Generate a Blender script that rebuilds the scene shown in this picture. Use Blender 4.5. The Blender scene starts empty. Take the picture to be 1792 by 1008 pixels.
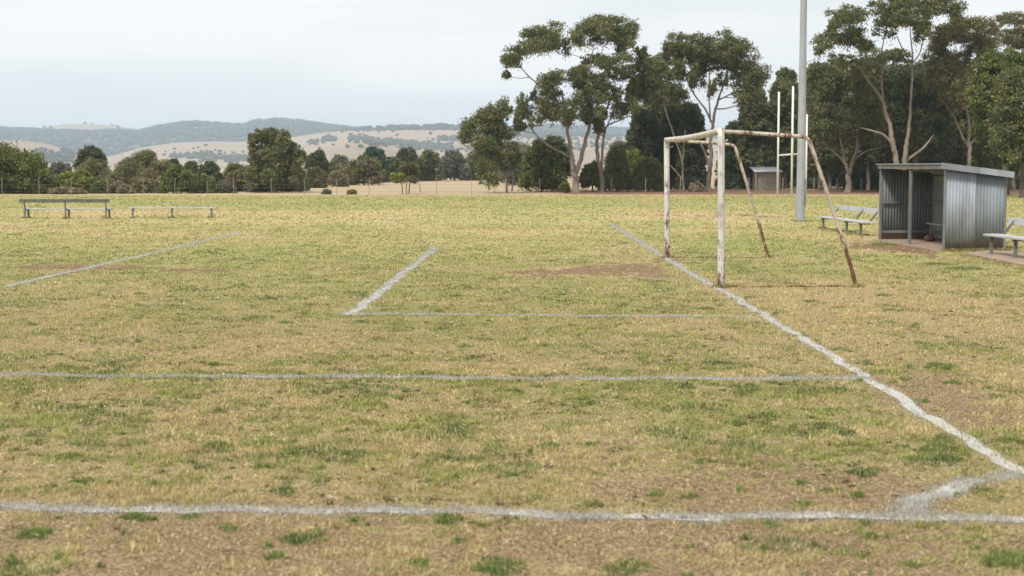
import bpy, math, random
import numpy as np
from mathutils import Vector
random.seed(7)
R = math.radians
# ------------------------------------------------------------------ camera
sc = bpy.context.scene
FPX, CXP, CYP = 2604.0, 896.0, 504.0          # focal length and centre in pixels of the 1792x1008 photograph
CAMH = 1.86
PITCH = math.atan(212.0 / FPX)
cd = bpy.data.cameras.new('camera'); cam = bpy.data.objects.new('camera', cd)
sc.collection.objects.link(cam); sc.camera = cam
cam.location = (0, 0, CAMH); cam.rotation_euler = (math.pi/2 - PITCH, 0, 0)
cd.sensor_width = 36.0; cd.lens = FPX / 1792 * 36; cd.clip_start = 0.1; cd.clip_end = 20000
cd.dof.use_dof = True; cd.dof.focus_distance = 24.0; cd.dof.aperture_fstop = 3.2
# ------------------------------------------------------------------ world, sun, exposure
SUN_EL, SUN_AZ = R(52), R(215)                # azimuth clockwise from +Y: behind the camera, from the left
w = bpy.data.worlds.new('World'); sc.world = w; w.use_nodes = True
nt = w.node_tree; nt.nodes.clear()
out = nt.nodes.new('ShaderNodeOutputWorld'); bg = nt.nodes.new('ShaderNodeBackground')
sky = nt.nodes.new('ShaderNodeTexSky'); sky.sky_type = 'NISHITA'; sky.sun_disc = False
sky.sun_elevation = SUN_EL; sky.sun_rotation = SUN_AZ
tc = nt.nodes.new('ShaderNodeTexCoord'); mp = nt.nodes.new('ShaderNodeMapping')
mp.inputs['Scale'].default_value = (1.3, 1.3, 9.0); mp.inputs['Rotation'].default_value = (0, R(4), 0)
nz = nt.nodes.new('ShaderNodeTexNoise'); nz.inputs['Scale'].default_value = 2.6; nz.inputs['Detail'].default_value = 5
nz.inputs['Roughness'].default_value = .5
cr = nt.nodes.new('ShaderNodeValToRGB')
cr.color_ramp.elements[0].position = .40; cr.color_ramp.elements[0].color = (7.75, 7.95, 8.05, 1)
cr.color_ramp.elements[1].position = .60; cr.color_ramp.elements[1].color = (9.1, 9.05, 9.0, 1)
mx = nt.nodes.new('ShaderNodeMix'); mx.data_type = 'RGBA'; mx.inputs['Factor'].default_value = .93
bg.inputs['Strength'].default_value = .1
nt.links.new(tc.outputs['Generated'], mp.inputs['Vector']); nt.links.new(mp.outputs[0], nz.inputs['Vector'])
nt.links.new(nz.outputs['Fac'], cr.inputs[0]); nt.links.new(sky.outputs[0], mx.inputs['A'])
nt.links.new(cr.outputs[0], mx.inputs['B']); nt.links.new(mx.outputs['Result'], bg.inputs[0])
nt.links.new(bg.outputs[0], out.inputs[0])
sl = bpy.data.lights.new('sun', 'SUN'); sl.energy = 3.1; sl.angle = R(10); sl.color = (1, .95, .87)
so = bpy.data.objects.new('sun', sl); sc.collection.objects.link(so)
sdir = Vector((math.sin(SUN_AZ)*math.cos(SUN_EL), math.cos(SUN_AZ)*math.cos(SUN_EL), math.sin(SUN_EL)))
so.rotation_euler = (-sdir).to_track_quat('-Z', 'Y').to_euler()
sc.view_settings.view_transform = 'Standard'; sc.view_settings.look = 'None'
sc.view_settings.exposure = 0.24; sc.view_settings.gamma = 1
sc.cycles.max_bounces = 6; sc.cycles.volume_bounces = 2; sc.cycles.transparent_max_bounces = 12
# ------------------------------------------------------------------ pixel -> world
cp, sp = math.cos(PITCH), math.sin(PITCH)
def ray(px, py):
    x = (px - CXP) / FPX; v = -(py - CYP) / FPX
    return x, cp + v*sp, v*cp - sp            # direction (x, y, z)
def G(px, py, z=0.0):                          # the point of height z seen at a pixel
    dx, dy, dz = ray(px, py); t = (z - CAMH)/dz
    return Vector((dx*t, dy*t, z))
def P(px, py, Y):                              # the point seen at a pixel on the plane y = Y
    dx, dy, dz = ray(px, py); t = Y/dy
    return Vector((dx*t, Y, CAMH + dz*t))
def dist_of(py): return G(896, py).y
# ------------------------------------------------------------------ numpy noise
def _h(ix, iy, s):
    n = (ix.astype(np.int64)*374761393 + iy.astype(np.int64)*668265263 + s*974634777) & 0x7fffffff
    n = ((n ^ (n >> 13)) * 1274126177) & 0x7fffffff
    return ((n ^ (n >> 16)) & 0xffff) / 65535.0
def vnoise(x, y, s=0):
    x = np.asarray(x, float); y = np.asarray(y, float)
    ix = np.floor(x); iy = np.floor(y); fx = x-ix; fy = y-iy
    fx = fx*fx*(3-2*fx); fy = fy*fy*(3-2*fy)
    a = _h(ix, iy, s); b = _h(ix+1, iy, s); c = _h(ix, iy+1, s); d = _h(ix+1, iy+1, s)
    return (a*(1-fx)+b*fx)*(1-fy) + (c*(1-fx)+d*fx)*fy
def fbm(x, y, s=0, o=4):
    t = 0; a = .5; tot = 0
    for k in range(o):
        t = t + a*vnoise(np.asarray(x)*2**k+17.3*k, np.asarray(y)*2**k+5.1*k, s+k); tot += a; a *= .5
    return t/tot
def sstep(a, b, x):
    t = np.clip((x-a)/(b-a), 0, 1); return t*t*(3-2*t)
# ------------------------------------------------------------------ object helpers
C = sc.collection
def tag(o, label=None, cat=None, group=None, kind=None):
    if label: o['label'] = label
    if cat: o['category'] = cat
    if group: o['group'] = group
    if kind: o['kind'] = kind
    return o
def empty(name, loc, rz=0, label=None, cat=None, group=None):
    o = bpy.data.objects.new(name, None); C.objects.link(o); o.empty_display_size = .2
    o.location = loc; o.rotation_euler = (0, 0, rz)
    return tag(o, label, cat, group)
def mesh_np(name, co, faces_quads=None, faces_tris=None, mat=None, parent=None, col=None, smooth=False, origin=None):
    co = np.asarray(co, np.float32)
    if origin is not None: co = co - np.asarray(origin, np.float32)
    me = bpy.data.meshes.new(name)
    q = np.zeros((0, 4), np.int32) if faces_quads is None else np.asarray(faces_quads, np.int32)
    t = np.zeros((0, 3), np.int32) if faces_tris is None else np.asarray(faces_tris, np.int32)
    me.vertices.add(len(co)); me.vertices.foreach_set('co', co.ravel())
    nl = q.size + t.size; me.loops.add(nl)
    me.loops.foreach_set('vertex_index', np.concatenate([q.ravel(), t.ravel()]).astype(np.int32))
    nq, ntt = len(q), len(t); me.polygons.add(nq+ntt)
    st = np.concatenate([np.arange(nq)*4, nq*4 + np.arange(ntt)*3]).astype(np.int32)
    me.polygons.foreach_set('loop_start', st)
    if smooth: me.polygons.foreach_set('use_smooth', np.ones(nq+ntt, bool))
    me.update(calc_edges=True)
    if col is not None:
        a = me.color_attributes.new('Col', 'FLOAT_COLOR', 'POINT')
        c = np.ones((len(co), 4), np.float32); c[:, :3] = col; a.data.foreach_set('color', c.ravel())
    if mat: me.materials.append(mat)
    o = bpy.data.objects.new(name, me); C.objects.link(o)
    if parent: o.parent = parent
    return o
class MB:
    """collects boxes and tubes, builds one mesh"""
    def __init__(s): s.v = []; s.f = []; s.n = 0
    def add(s, v, f):
        v = [tuple(p) for p in v]; s.v += v; s.f += [tuple(i+s.n for i in k) for k in f]; s.n += len(v)
    def box(s, a, b, bev=0):                   # axis aligned, corner to corner
        x0, y0, z0 = [min(a[i], b[i]) for i in range(3)]; x1, y1, z1 = [max(a[i], b[i]) for i in range(3)]
        s.add([(x0,y0,z0),(x1,y0,z0),(x1,y1,z0),(x0,y1,z0),(x0,y0,z1),(x1,y0,z1),(x1,y1,z1),(x0,y1,z1)],
              [(0,3,2,1),(4,5,6,7),(0,1,5,4),(1,2,6,5),(2,3,7,6),(3,0,4,7)])
    def bar(s, a, b, wx, wz, up=(0,0,1)):      # box from a to b with cross-section wx by wz
        a = Vector(a); b = Vector(b); d = (b-a).normalized(); u = Vector(up)
        if abs(d.dot(u)) > .95: u = Vector((0,1,0))
        r = d.cross(u).normalized(); u = r.cross(d)
        v = []
        for p in (a, b):
            for i, j in ((-1,-1),(1,-1),(1,1),(-1,1)): v.append(p + r*i*wx/2 + u*j*wz/2)
        s.add(v, [(0,1,2,3),(7,6,5,4),(0,4,5,1),(1,5,6,2),(2,6,7,3),(3,7,4,0)])
    def tube(s, pts, rad, n=10, cap=True):
        pts = [Vector(p) for p in pts]; m = len(pts)
        rad = rad if hasattr(rad, '__len__') else [rad]*m
        base = s.n; v = []; ref = None
        for i, p in enumerate(pts):
            d = (pts[min(i+1, m-1)] - pts[max(i-1, 0)]).normalized()
            if ref is None:
                ref = Vector((0,0,1)) if abs(d.z) < .9 else Vector((1,0,0))
            r = d.cross(ref).normalized(); u = r.cross(d).normalized(); ref = u
            for k in range(n):
                a = 2*math.pi*k/n; v.append(p + (r*math.cos(a) + u*math.sin(a))*rad[i])
        f = []
        for i in range(m-1):
            for k in range(n):
                f.append((i*n+k, i*n+(k+1) % n, (i+1)*n+(k+1) % n, (i+1)*n+k))
        if cap: f.append(tuple(range(n-1, -1, -1))); f.append(tuple((m-1)*n+k for k in range(n)))
        s.add(v, f)
    def lump(s, c, r, seed=0, n=8, m=6):
        rr = random.Random(seed); v = [(c[0], c[1], c[2]-r[2])]
        for i in range(1, m):
            t = math.pi*i/m
            for k in range(n):
                a = 2*math.pi*k/n; q = 1+rr.uniform(-.13, .13)
                v.append((c[0]+r[0]*q*math.sin(t)*math.cos(a), c[1]+r[1]*q*math.sin(t)*math.sin(a), c[2]-r[2]*q*math.cos(t)))
        v.append((c[0], c[1], c[2]+r[2])); f = []
        for k in range(n): f.append((0, 1+(k+1) % n, 1+k)); f.append((len(v)-1, 1+(m-2)*n+k, 1+(m-2)*n+(k+1) % n))
        for i in range(m-2):
            for k in range(n): f.append((1+i*n+k, 1+i*n+(k+1) % n, 1+(i+1)*n+(k+1) % n, 1+(i+1)*n+k))
        s.add(v, f)
    def build(s, name, mat, parent=None, smooth=False, bevel=0, origin=(0,0,0)):
        me = bpy.data.meshes.new(name)
        ox, oy, oz = origin
        me.from_pydata([(x-ox, y-oy, z-oz) for x, y, z in s.v], [], s.f); me.update()
        if smooth: me.polygons.foreach_set('use_smooth', [True]*len(me.polygons))
        me.materials.append(mat)
        o = bpy.data.objects.new(name, me); C.objects.link(o)
        if parent: o.parent = parent
        if bevel:
            b = o.modifiers.new('bevel', 'BEVEL'); b.width = bevel; b.segments = 2; b.limit_method = 'ANGLE'
        return o
# ------------------------------------------------------------------ materials
def new_mat(name):
    m = bpy.data.materials.new(name); m.use_nodes = True; n = m.node_tree; n.nodes.clear()
    o = n.nodes.new('ShaderNodeOutputMaterial'); return m, n, o
def N(n, t, **kw):
    k = n.nodes.new(t)
    for a, b in kw.items():
        if a.startswith('i_'): k.inputs[a[2:].replace('_', ' ')].default_value = b
        else: setattr(k, a, b)
    return k
def noise(n, scale, detail=4, rough=.55, vec=None, dist=0):
    k = N(n, 'ShaderNodeTexNoise'); k.inputs['Scale'].default_value = scale; k.inputs['Detail'].default_value = detail
    k.inputs['Roughness'].default_value = rough; k.inputs['Distortion'].default_value = dist
    if vec is not None: n.links.new(vec, k.inputs['Vector'])
    return k.outputs['Fac']
def ramp(n, fac, stops):
    k = N(n, 'ShaderNodeValToRGB'); e = k.color_ramp.elements
    while len(e) < len(stops): e.new(.5)
    for x, (p, c) in zip(e, stops):
        x.position = p; x.color = (c if len(c) == 4 else (*c, 1)) if hasattr(c, '__len__') else (c, c, c, 1)
    n.links.new(fac, k.inputs[0]); return k.outputs[0]
def mix(n, f, a, b, mode='MIX'):
    k = N(n, 'ShaderNodeMix', data_type='RGBA', blend_type=mode)
    for s, v in (('Factor', f), ('A', a), ('B', b)):
        if hasattr(v, 'node'): n.links.new(v, k.inputs[s])
        elif s == 'Factor': k.inputs[s].default_value = v
        else: k.inputs[s].default_value = (*v, 1) if len(v) == 3 else v
    return k.outputs['Result']
def math_(n, op, a, b=0.0, clamp=False):
    k = N(n, 'ShaderNodeMath', operation=op, use_clamp=clamp)
    for i, v in enumerate((a, b)):
        if hasattr(v, 'node'): n.links.new(v, k.inputs[i])
        else: k.inputs[i].default_value = v
    return k.outputs[0]
def coords(n, kind='Object', scale=(1,1,1)):
    t = N(n, 'ShaderNodeTexCoord'); m = N(n, 'ShaderNodeMapping'); m.inputs['Scale'].default_value = scale
    n.links.new(t.outputs[kind], m.inputs[0]); return m.outputs[0]
def principled(n, o, color, rough=.6, metal=0.0, bump=None, bstr=.3, bdist=.01, spec=.4):
    b = N(n, 'ShaderNodeBsdfPrincipled')
    for s, v in (('Base Color', color), ('Roughness', rough), ('Metallic', metal)):
        if hasattr(v, 'node'): n.links.new(v, b.inputs[s])
        else: b.inputs[s].default_value = (*v, 1) if hasattr(v, '__len__') else v
    b.inputs['Specular IOR Level'].default_value = spec
    if bump is not None:
        k = N(n, 'ShaderNodeBump'); k.inputs['Strength'].default_value = bstr; k.inputs['Distance'].default_value = bdist
        n.links.new(bump, k.inputs['Height']); n.links.new(k.outputs[0], b.inputs['Normal'])
    n.links.new(b.outputs[0], o.inputs[0]); return b

def rusty_paint(name, amount, white=(.66,.64,.60)):
    """weathered white paint over rusty steel; amount of rust 0..1, more of it near the ground"""
    m, n, o = new_mat(name)
    g = N(n, 'ShaderNodeNewGeometry'); sx = N(n, 'ShaderNodeSeparateXYZ'); n.links.new(g.outputs['Position'], sx.inputs[0])
    low = math_(n, 'MULTIPLY', math_(n, 'SUBTRACT', 1.05, sx.outputs['Z'], True), .10)
    v = coords(n, 'Object', (9, 9, 4)); v2 = coords(n, 'Object', (22, 22, 5)); v3 = coords(n, 'Object', (2, 2, 1.2))
    a = noise(n, 1.3, 8, .68, v); b = noise(n, 1.6, 6, .7, v2); c = noise(n, 1.1, 3, .5, v3)
    f = math_(n, 'ADD', math_(n, 'MULTIPLY', a, .55), math_(n, 'MULTIPLY', b, .25))
    f = math_(n, 'ADD', f, math_(n, 'MULTIPLY', c, .2)); f = math_(n, 'ADD', f, low)
    f = math_(n, 'ADD', f, amount*.22 - .09)
    rust = ramp(n, b, [(.3, (.035,.022,.016)), (.5, (.13,.06,.03)), (.7, (.26,.13,.065))])
    dirty = ramp(n, c, [(.3, tuple(x*.72 for x in white)), (.65, white)])
    grey = mix(n, ramp(n, a, [(.50, 0.0), (.60, .75)]), dirty, (.30,.26,.23)); grey = mix(n, ramp(n, noise(n, 1.5, 5, .7, coords(n, 'Object', (30, 30, 12))), [(.60, 0.0), (.68, .8)]), grey, (.12,.09,.07))
    base = mix(n, ramp(n, f, [(.53, 0.0), (.585, 1.0)]), grey, rust)
    principled(n, o, base, ramp(n, f, [(.5, .5), (.6, .85)]), 0, f, .5, .004)
    return m
def galvanised(name, a=(.20,.225,.25), b=(.34,.37,.40), scale=3, stain=(.16,.13,.10), stain_amt=.35, zs=.35, metal=.25, splash=False):
    m, n, o = new_mat(name)
    v = coords(n, 'Object', (1, 1, zs)); f = noise(n, scale, 6, .6, v)
    s = noise(n, scale*7, 3, .6, coords(n, 'Object')); st = noise(n, 1.4, 5, .65, coords(n, 'Object', (3, 3, .5)))
    c = ramp(n, f, [(.33, a), (.66, b)])
    c = mix(n, math_(n, 'MULTIPLY', s, .5), c, tuple(x*.72 for x in b))
    c = mix(n, math_(n, 'MULTIPLY', ramp(n, st, [(.52, 0.0), (.72, 1.0)]), stain_amt), c, stain)
    if splash:   # mud splashed up from the ground, and rust creeping along the sheet foot
        g = N(n, 'ShaderNodeNewGeometry'); sx = N(n, 'ShaderNodeSeparateXYZ'); n.links.new(g.outputs['Position'], sx.inputs[0])
        k = math_(n, 'SUBTRACT', math_(n, 'MULTIPLY', noise(n, 7, 5, .7, coords(n, 'Object')), .62), sx.outputs['Z'])
        c = mix(n, ramp(n, k, [(.0, 0.0), (.22, .85)]), c, (.20,.145,.10))
        r = noise(n, 2.0, 6, .75, coords(n, 'Object', (9, 9, .8)))
        c = mix(n, ramp(n, r, [(.60, 0.0), (.70, .6)]), c, (.17,.11,.08))
    principled(n, o, c, ramp(n, s, [(.3, .55), (.7, .75)]), metal, s, .15, .003)
    return m
def plain(name, a, b, scale=6, rough=.8, zs=1, bstr=.3, bdist=.006):
    m, n, o = new_mat(name)
    f = noise(n, scale, 6, .62, coords(n, 'Object', (1, 1, zs)))
    principled(n, o, ramp(n, f, [(.32, a), (.68, b)]), rough, 0, f, bstr, bdist)
    return m
M = {}
M['goal_paint'] = rusty_paint('goal_paint', .30)
M['bar_paint'] = rusty_paint('bar_paint', .35, (.62,.57,.49))
M['stay_rust'] = rusty_paint('stay_rust', .60, (.55,.47,.39))
M['stay_top'] = rusty_paint('stay_top', .60, (.58,.50,.43))
M['galv'] = galvanised('galvanised_pole', (.30,.32,.345), (.40,.42,.445), 4, stain_amt=.15)
M['iron_light'] = galvanised('iron_light', (.24,.27,.31), (.37,.41,.455), 3.0, metal=0, splash=True)
M['iron_mid'] = galvanised('iron_mid', (.15,.18,.205), (.25,.285,.315), 3.0, metal=0, splash=True)
M['iron_dark'] = galvanised('iron_dark', (.12,.145,.15), (.22,.25,.26), 3.5, metal=0, splash=True)
M['fascia'] = galvanised('fascia', (.20,.22,.24), (.30,.32,.34), 2.2, metal=.1)
M['lining'] = plain('lining', (.17,.195,.19), (.26,.28,.27), 3, .7)
M['steel_post'] = galvanised('steel_post', (.15,.15,.145), (.27,.27,.26), 6, stain_amt=.5)
M['grey_timber'] = plain('grey_timber', (.16,.145,.125), (.34,.315,.28), 5, .85, 6)
M['concrete'] = plain('concrete', (.24,.175,.125), (.36,.27,.20), 3, .9)
M['bench_pale'] = galvanised('bench_pale', (.36,.365,.37), (.50,.505,.51), 4, stain_amt=.25, metal=0)
M['bench_dark'] = plain('bench_dark', (.085,.09,.085), (.16,.165,.155), 5, .6)
M['bench_leg'] = plain('bench_leg', (.10,.10,.10), (.19,.19,.185), 7, .6)
M['white_post'] = plain('white_post', (.60,.60,.57), (.78,.78,.75), 3, .5, bstr=.05)
M['bark_pale'] = plain('bark_pale', (.12,.09,.07), (.30,.25,.205), 2.2, .85, .35, .6, .03)
M['bark_mid'] = plain('bark_mid', (.10,.078,.062), (.25,.195,.16), 2.4, .9, .35, .6, .03)
M['bark_dark'] = plain('bark_dark', (.05,.04,.033), (.13,.105,.085), 3, .9, .4, .6, .03)
M['wood_post'] = plain('wood_post', (.20,.16,.125), (.36,.30,.24), 8, .9, .5)
M['wire'] = plain('wire', (.12,.11,.10), (.2,.18,.16), 9, .6)
M['shed_wall'] = plain('shed_wall', (.20,.185,.14), (.30,.275,.21), 3, .85)
M['tin_white'] = plain('tin_white', (.50,.52,.53), (.70,.71,.72), 2, .45)
M['brown_ball'] = plain('brown_ball', (.12,.06,.035), (.22,.12,.07), 9, .7)
def leaf_mat(name, trans=.28):
    m, n, o = new_mat(name)
    a = N(n, 'ShaderNodeAttribute', attribute_name='Col'); c = a.outputs['Color']
    b = N(n, 'ShaderNodeBsdfPrincipled'); n.links.new(c, b.inputs['Base Color']); b.inputs['Roughness'].default_value = .55
    b.inputs['Specular IOR Level'].default_value = .25
    t = N(n, 'ShaderNodeBsdfTranslucent'); n.links.new(c, t.inputs['Color'])
    x = N(n, 'ShaderNodeMixShader'); x.inputs[0].default_value = trans
    n.links.new(b.outputs[0], x.inputs[1]); n.links.new(t.outputs[0], x.inputs[2]); n.links.new(x.outputs[0], o.inputs[0])
    return m
M['leaf'] = leaf_mat('leaf'); M['grass'] = leaf_mat('grass_blade', .35)
# ------------------------------------------------------------------ field: height, greenness, bare earth
def gz(x, y):
    x = np.asarray(x, float); y = np.asarray(y, float)
    near = 1 - sstep(18, 34, np.abs(y)); mid = 1 - sstep(60, 90, np.abs(y))
    return .05*(fbm(x/3.1, y/3.1, 11)-.5)*mid + .020*(fbm(x/.42, y/.42, 12, 3)-.5)*near + .016*(fbm(x/.11, y/.11, 13, 2)-.5)*near
GY = [0, 6.8, 8, 9.5, 13, 16, 19, 22, 27, 32, 37, 42, 50, 60, 68, 85, 93, 98, 101]
GV = [.40,.44,.52,.58,.60,.60,.60,.68,.74,.62,.50,.42,.42,.44,.60,.62,.42,.2,.0]
DY = [0, 6.6, 7.8, 8.6, 10, 13, 18, 25, 60, 200]
DV = [.76,.72,.60,.47,.35,.25,.18,.13,.11,.1]
# (px, py, rx, ry, dirt, green): patches seen in the photograph
PATCH = [(1075,475,135,17,.66,-.3),(950,478,75,6,.6,-.1),(180,467,110,6,.7,-.1),(350,474,90,5,.7,0),(80,466,60,5,.5,0),(690,475,60,7,.55,0),(90,465,60,6,.4,0),
         (1210,800,330,60,.30,-.15),(1330,858,330,40,.50,-.2),(1700,720,140,60,.2,-.15),(1100,935,300,32,.32,-.1),(420,950,260,35,.3,-.05),(880,960,250,30,.22,0),
         (1560,432,75,11,.9,-.2),(1168,455,40,5,.6,-.3),(1262,506,60,6,.4,-.5),(1390,505,110,4,.25,-.4),(1370,600,160,60,.0,-.18),
         (1480,520,220,45,-.05,-.35),(1650,560,200,60,.05,-.25),(1600,640,180,50,.25,-.1),(1330,430,160,18,0,.25),(1560,425,60,7,0,.3),
         (1680,465,120,14,.35,.15),(1650,690,160,50,.12,-.1),(1230,378,200,6,.5,-.25),(560,375,260,7,.1,-.3),(240,372,180,7,.05,-.25),
         (350,540,330,30,0,.12),(500,500,300,25,0,.15),(300,600,350,30,0,-.15),(600,720,500,40,0,-.06),(60,760,120,60,0,.12),
         (40,980,120,40,-.2,.35),(1180,500,60,12,0,.2),(1750,980,70,25,-.1,.3),(700,560,400,14,0,.1),(950,610,300,20,0,.08),
         (1050,400,260,8,0,.12),(1230,340,330,4,.1,.0)]
def fields(x, y):
    x = np.asarray(x, float); y = np.asarray(y, float)
    g = np.array(np.interp(y, GY, GV)); d = np.array(np.interp(y, DY, DV))
    for (px, py, rx, ry, dd, gg) in PATCH:
        c = G(px, py); sx = rx*c.y/FPX; sy = max(.15, (G(px, py-ry).y - G(px, py+ry).y)/2)
        q = ((x-c.x)/sx)**2 + ((y-c.y)/sy)**2; mk = q < 2.6
        if not mk.any(): continue
        xm, ym = x[mk], y[mk]
        wob = 1 + 2.4*(fbm(xm/(sx*.35)+px, ym/(sy*.5)+py, 31, 4)-.5)
        k = (1 - sstep(.1, 1.3, q[mk]*wob))*(.75+.5*vnoise(xm/.13, ym/.4, 33))
        g[mk] += gg*k; d[mk] += dd*k
    right = sstep(3.6, 6.5, x) * (1-sstep(30, 36, y)); g = g - .14*right; d = d + .07*right
    big = fbm(x/2.6, y/3.4, 3, 4); g = g + (big-.5)*.75
    d = d + (fbm(x/1.7+40, y/2.0, 5, 4)-.5)*.55
    # bare bank along the boundary, and dry paddock beyond it
    bank = sstep(100, 103, y)*(1-sstep(121, 126, y))*sstep(-3, 6, x)
    d = d + .75*bank; pad = sstep(99.5, 101.5, y)
    return np.clip(g, 0, 1), np.clip(d, 0, 1), pad
# ------------------------------------------------------------------ painted lines
LINES = [  # pixel polyline, width in metres, cover
    ([(1068,391),(1115,420),(1168,455),(1212,481),(1262,507),(1340,553),(1420,602),(1515,661),(1600,714),(1700,775),(1784,830)], .13, .95),
    ([(1784,828),(1735,838),(1700,842),(1630,862),(1600,870),(1590,888),(1600,905)], .17, .82),
    ([(-240,883),(0,886),(200,889),(420,891),(640,893),(830,893),(960,901),(1130,903),(1260,908),(1420,904),(1590,907),(1792,908),(2050,912)], .15, .86),
    ([(-260,654),(0,656),(240,657),(480,658),(700,658),(800,660),(1000,661),(1250,662),(1420,662),(1520,664)], .12, .95),
    ([(612,551),(660,516),(700,485),(762,433)], .16, .92),
    ([(612,550),(700,550),(900,551),(1100,552),(1318,554)], .13, .93),
    ([(762,433),(900,433),(1140,435)], .10, .5),
    ([(14,503),(40,496),(100,481),(180,462),(300,436),(420,407)], .14, .95),
    ([(-60,446),(80,445),(210,442)], .11, .55),
    ([(424,407),(600,404),(900,405),(1092,407)], .12, .4),
    ([(480,392),(800,391),(1068,391)], .13, .5)]
LW = [([(G(a, b).x, G(a, b).y) for a, b in pl], wd*1.25, cov) for pl, wd, cov in LINES]
def line_dist(x, y):
    """normalised distance to the nearest painted line (1 = at its edge)"""
    best = np.full(len(x), 9.0); cv = np.zeros(len(x))
    for pl, wd, cov in LW:
        for (x0, y0), (x1, y1) in zip(pl[:-1], pl[1:]):
            m = (x > min(x0, x1)-.3) & (x < max(x0, x1)+.3) & (y > min(y0, y1)-.3) & (y < max(y0, y1)+.3)
            if not m.any(): continue
            dx, dy = x1-x0, y1-y0; L = dx*dx+dy*dy
            t = np.clip(((x[m]-x0)*dx + (y[m]-y0)*dy)/L, 0, 1)
            q = np.hypot(x[m]-x0-t*dx, y[m]-y0-t*dy)/(wd/2)
            b = best[m]; c = cv[m]; u = q < b; b[u] = q[u]; c[u] = cov; best[m] = b; cv[m] = c
    return best, cv
# ------------------------------------------------------------------ ground
def make_ground():
    ys = [-25, -12, -4, 0, 2, 3.5, 4.5]
    y = 5.0
    while y < 130: ys.append(y); y += max(.018, y*y/(CAMH*1488)*1.35)
    while y < 9000: ys.append(y); y *= 1.09
    ys = np.array(ys)
    us = np.concatenate([[-8, -4, -2, -1.2, -.9, -.7], np.linspace(-.55, .55, 560), [.7, .9, 1.2, 2, 4, 8]])
    Y, U = np.meshgrid(ys, us, indexing='ij'); W = np.maximum(Y, 5.0)+.6
    X = U*W; Z = gz(X, Y)
    co = np.stack([X, Y, Z], -1).reshape(-1, 3)
    nr, nc = X.shape; i = np.arange(nr*nc).reshape(nr, nc)
    q = np.stack([i[:-1, :-1], i[:-1, 1:], i[1:, 1:], i[1:, :-1]], -1).reshape(-1, 4)
    g, d, p = fields(co[:, 0], co[:, 1])
    m, n, o = new_mat('turf')
    a = N(n, 'ShaderNodeAttribute', attribute_name='Col'); s = N(n, 'ShaderNodeSeparateColor'); n.links.new(a.outputs['Color'], s.inputs[0])
    gg, dd, pp = s.outputs
    geo = N(n, 'ShaderNodeNewGeometry'); v = geo.outputs['Position']
    n1 = noise(n, 1.7, 6, .62, v); n2 = noise(n, 9, 5, .65, v); n3 = noise(n, 55, 4, .7, v); n4 = noise(n, .33, 3, .5, v)
    nn = math_(n, 'ADD', math_(n, 'MULTIPLY', n1, .5), math_(n, 'MULTIPLY', n2, .5))
    gf = math_(n, 'ADD', gg, math_(n, 'MULTIPLY', math_(n, 'SUBTRACT', nn, .5), 1.9))
    straw = ramp(n, n3, [(.30, (.25,.18,.09)), (.5, (.46,.36,.185)), (.70, (.64,.52,.30))])
    green = ramp(n, n3, [(.30, (.15,.17,.05)), (.5, (.30,.325,.10)), (.7, (.44,.44,.17))])
    c = mix(n, ramp(n, gf, [(.25, 0.0), (.75, 1.0)]), straw, green)
    dry = ramp(n, n2, [(.35, (.33,.25,.155)), (.65, (.46,.365,.235))])
    c = mix(n, pp, c, dry)
    dirt = mix(n, ramp(n, n1, [(.35, 0.0), (.65, .5)]), ramp(n, n3, [(.35, (.04,.024,.016)), (.5, (.16,.095,.06)), (.68, (.32,.22,.145))]), ramp(n, n3, [(.36, (.09,.055,.035)), (.62, (.38,.27,.17))]))
    mr2 = N(n, 'ShaderNodeMapRange'); mr2.inputs['From Min'].default_value = 17; mr2.inputs['From Max'].default_value = 24
    n.links.new(geo.outputs['Position'], (sy_ := N(n, 'ShaderNodeSeparateXYZ')).inputs[0]); n.links.new(sy_.outputs['Y'], mr2.inputs['Value'])
    dirt = mix(n, math_(n, 'MULTIPLY', mr2.outputs[0], .75), dirt, ramp(n, n2, [(.35, (.13,.062,.04)), (.65, (.27,.15,.10))]))
    df = math_(n, 'ADD', dd, math_(n, 'MULTIPLY', math_(n, 'SUBTRACT', nn, .5), 1.8))
    c = mix(n, ramp(n, df, [(.55, 0.0), (.70, 1.0)]), c, dirt)
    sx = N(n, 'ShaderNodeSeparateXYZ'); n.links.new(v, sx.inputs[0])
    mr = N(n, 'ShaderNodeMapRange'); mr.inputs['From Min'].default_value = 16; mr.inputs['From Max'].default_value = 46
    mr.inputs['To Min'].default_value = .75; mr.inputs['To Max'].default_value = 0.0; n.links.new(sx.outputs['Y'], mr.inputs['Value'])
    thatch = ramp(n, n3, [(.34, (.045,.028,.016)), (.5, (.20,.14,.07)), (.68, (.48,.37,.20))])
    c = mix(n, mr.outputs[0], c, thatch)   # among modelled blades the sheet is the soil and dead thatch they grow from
    hgt = math_(n, 'ADD', math_(n, 'MULTIPLY', n3, .5), n2)
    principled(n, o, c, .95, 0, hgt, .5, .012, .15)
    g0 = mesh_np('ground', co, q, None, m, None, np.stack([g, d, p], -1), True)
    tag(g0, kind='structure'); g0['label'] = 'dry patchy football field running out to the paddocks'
make_ground()
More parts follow.
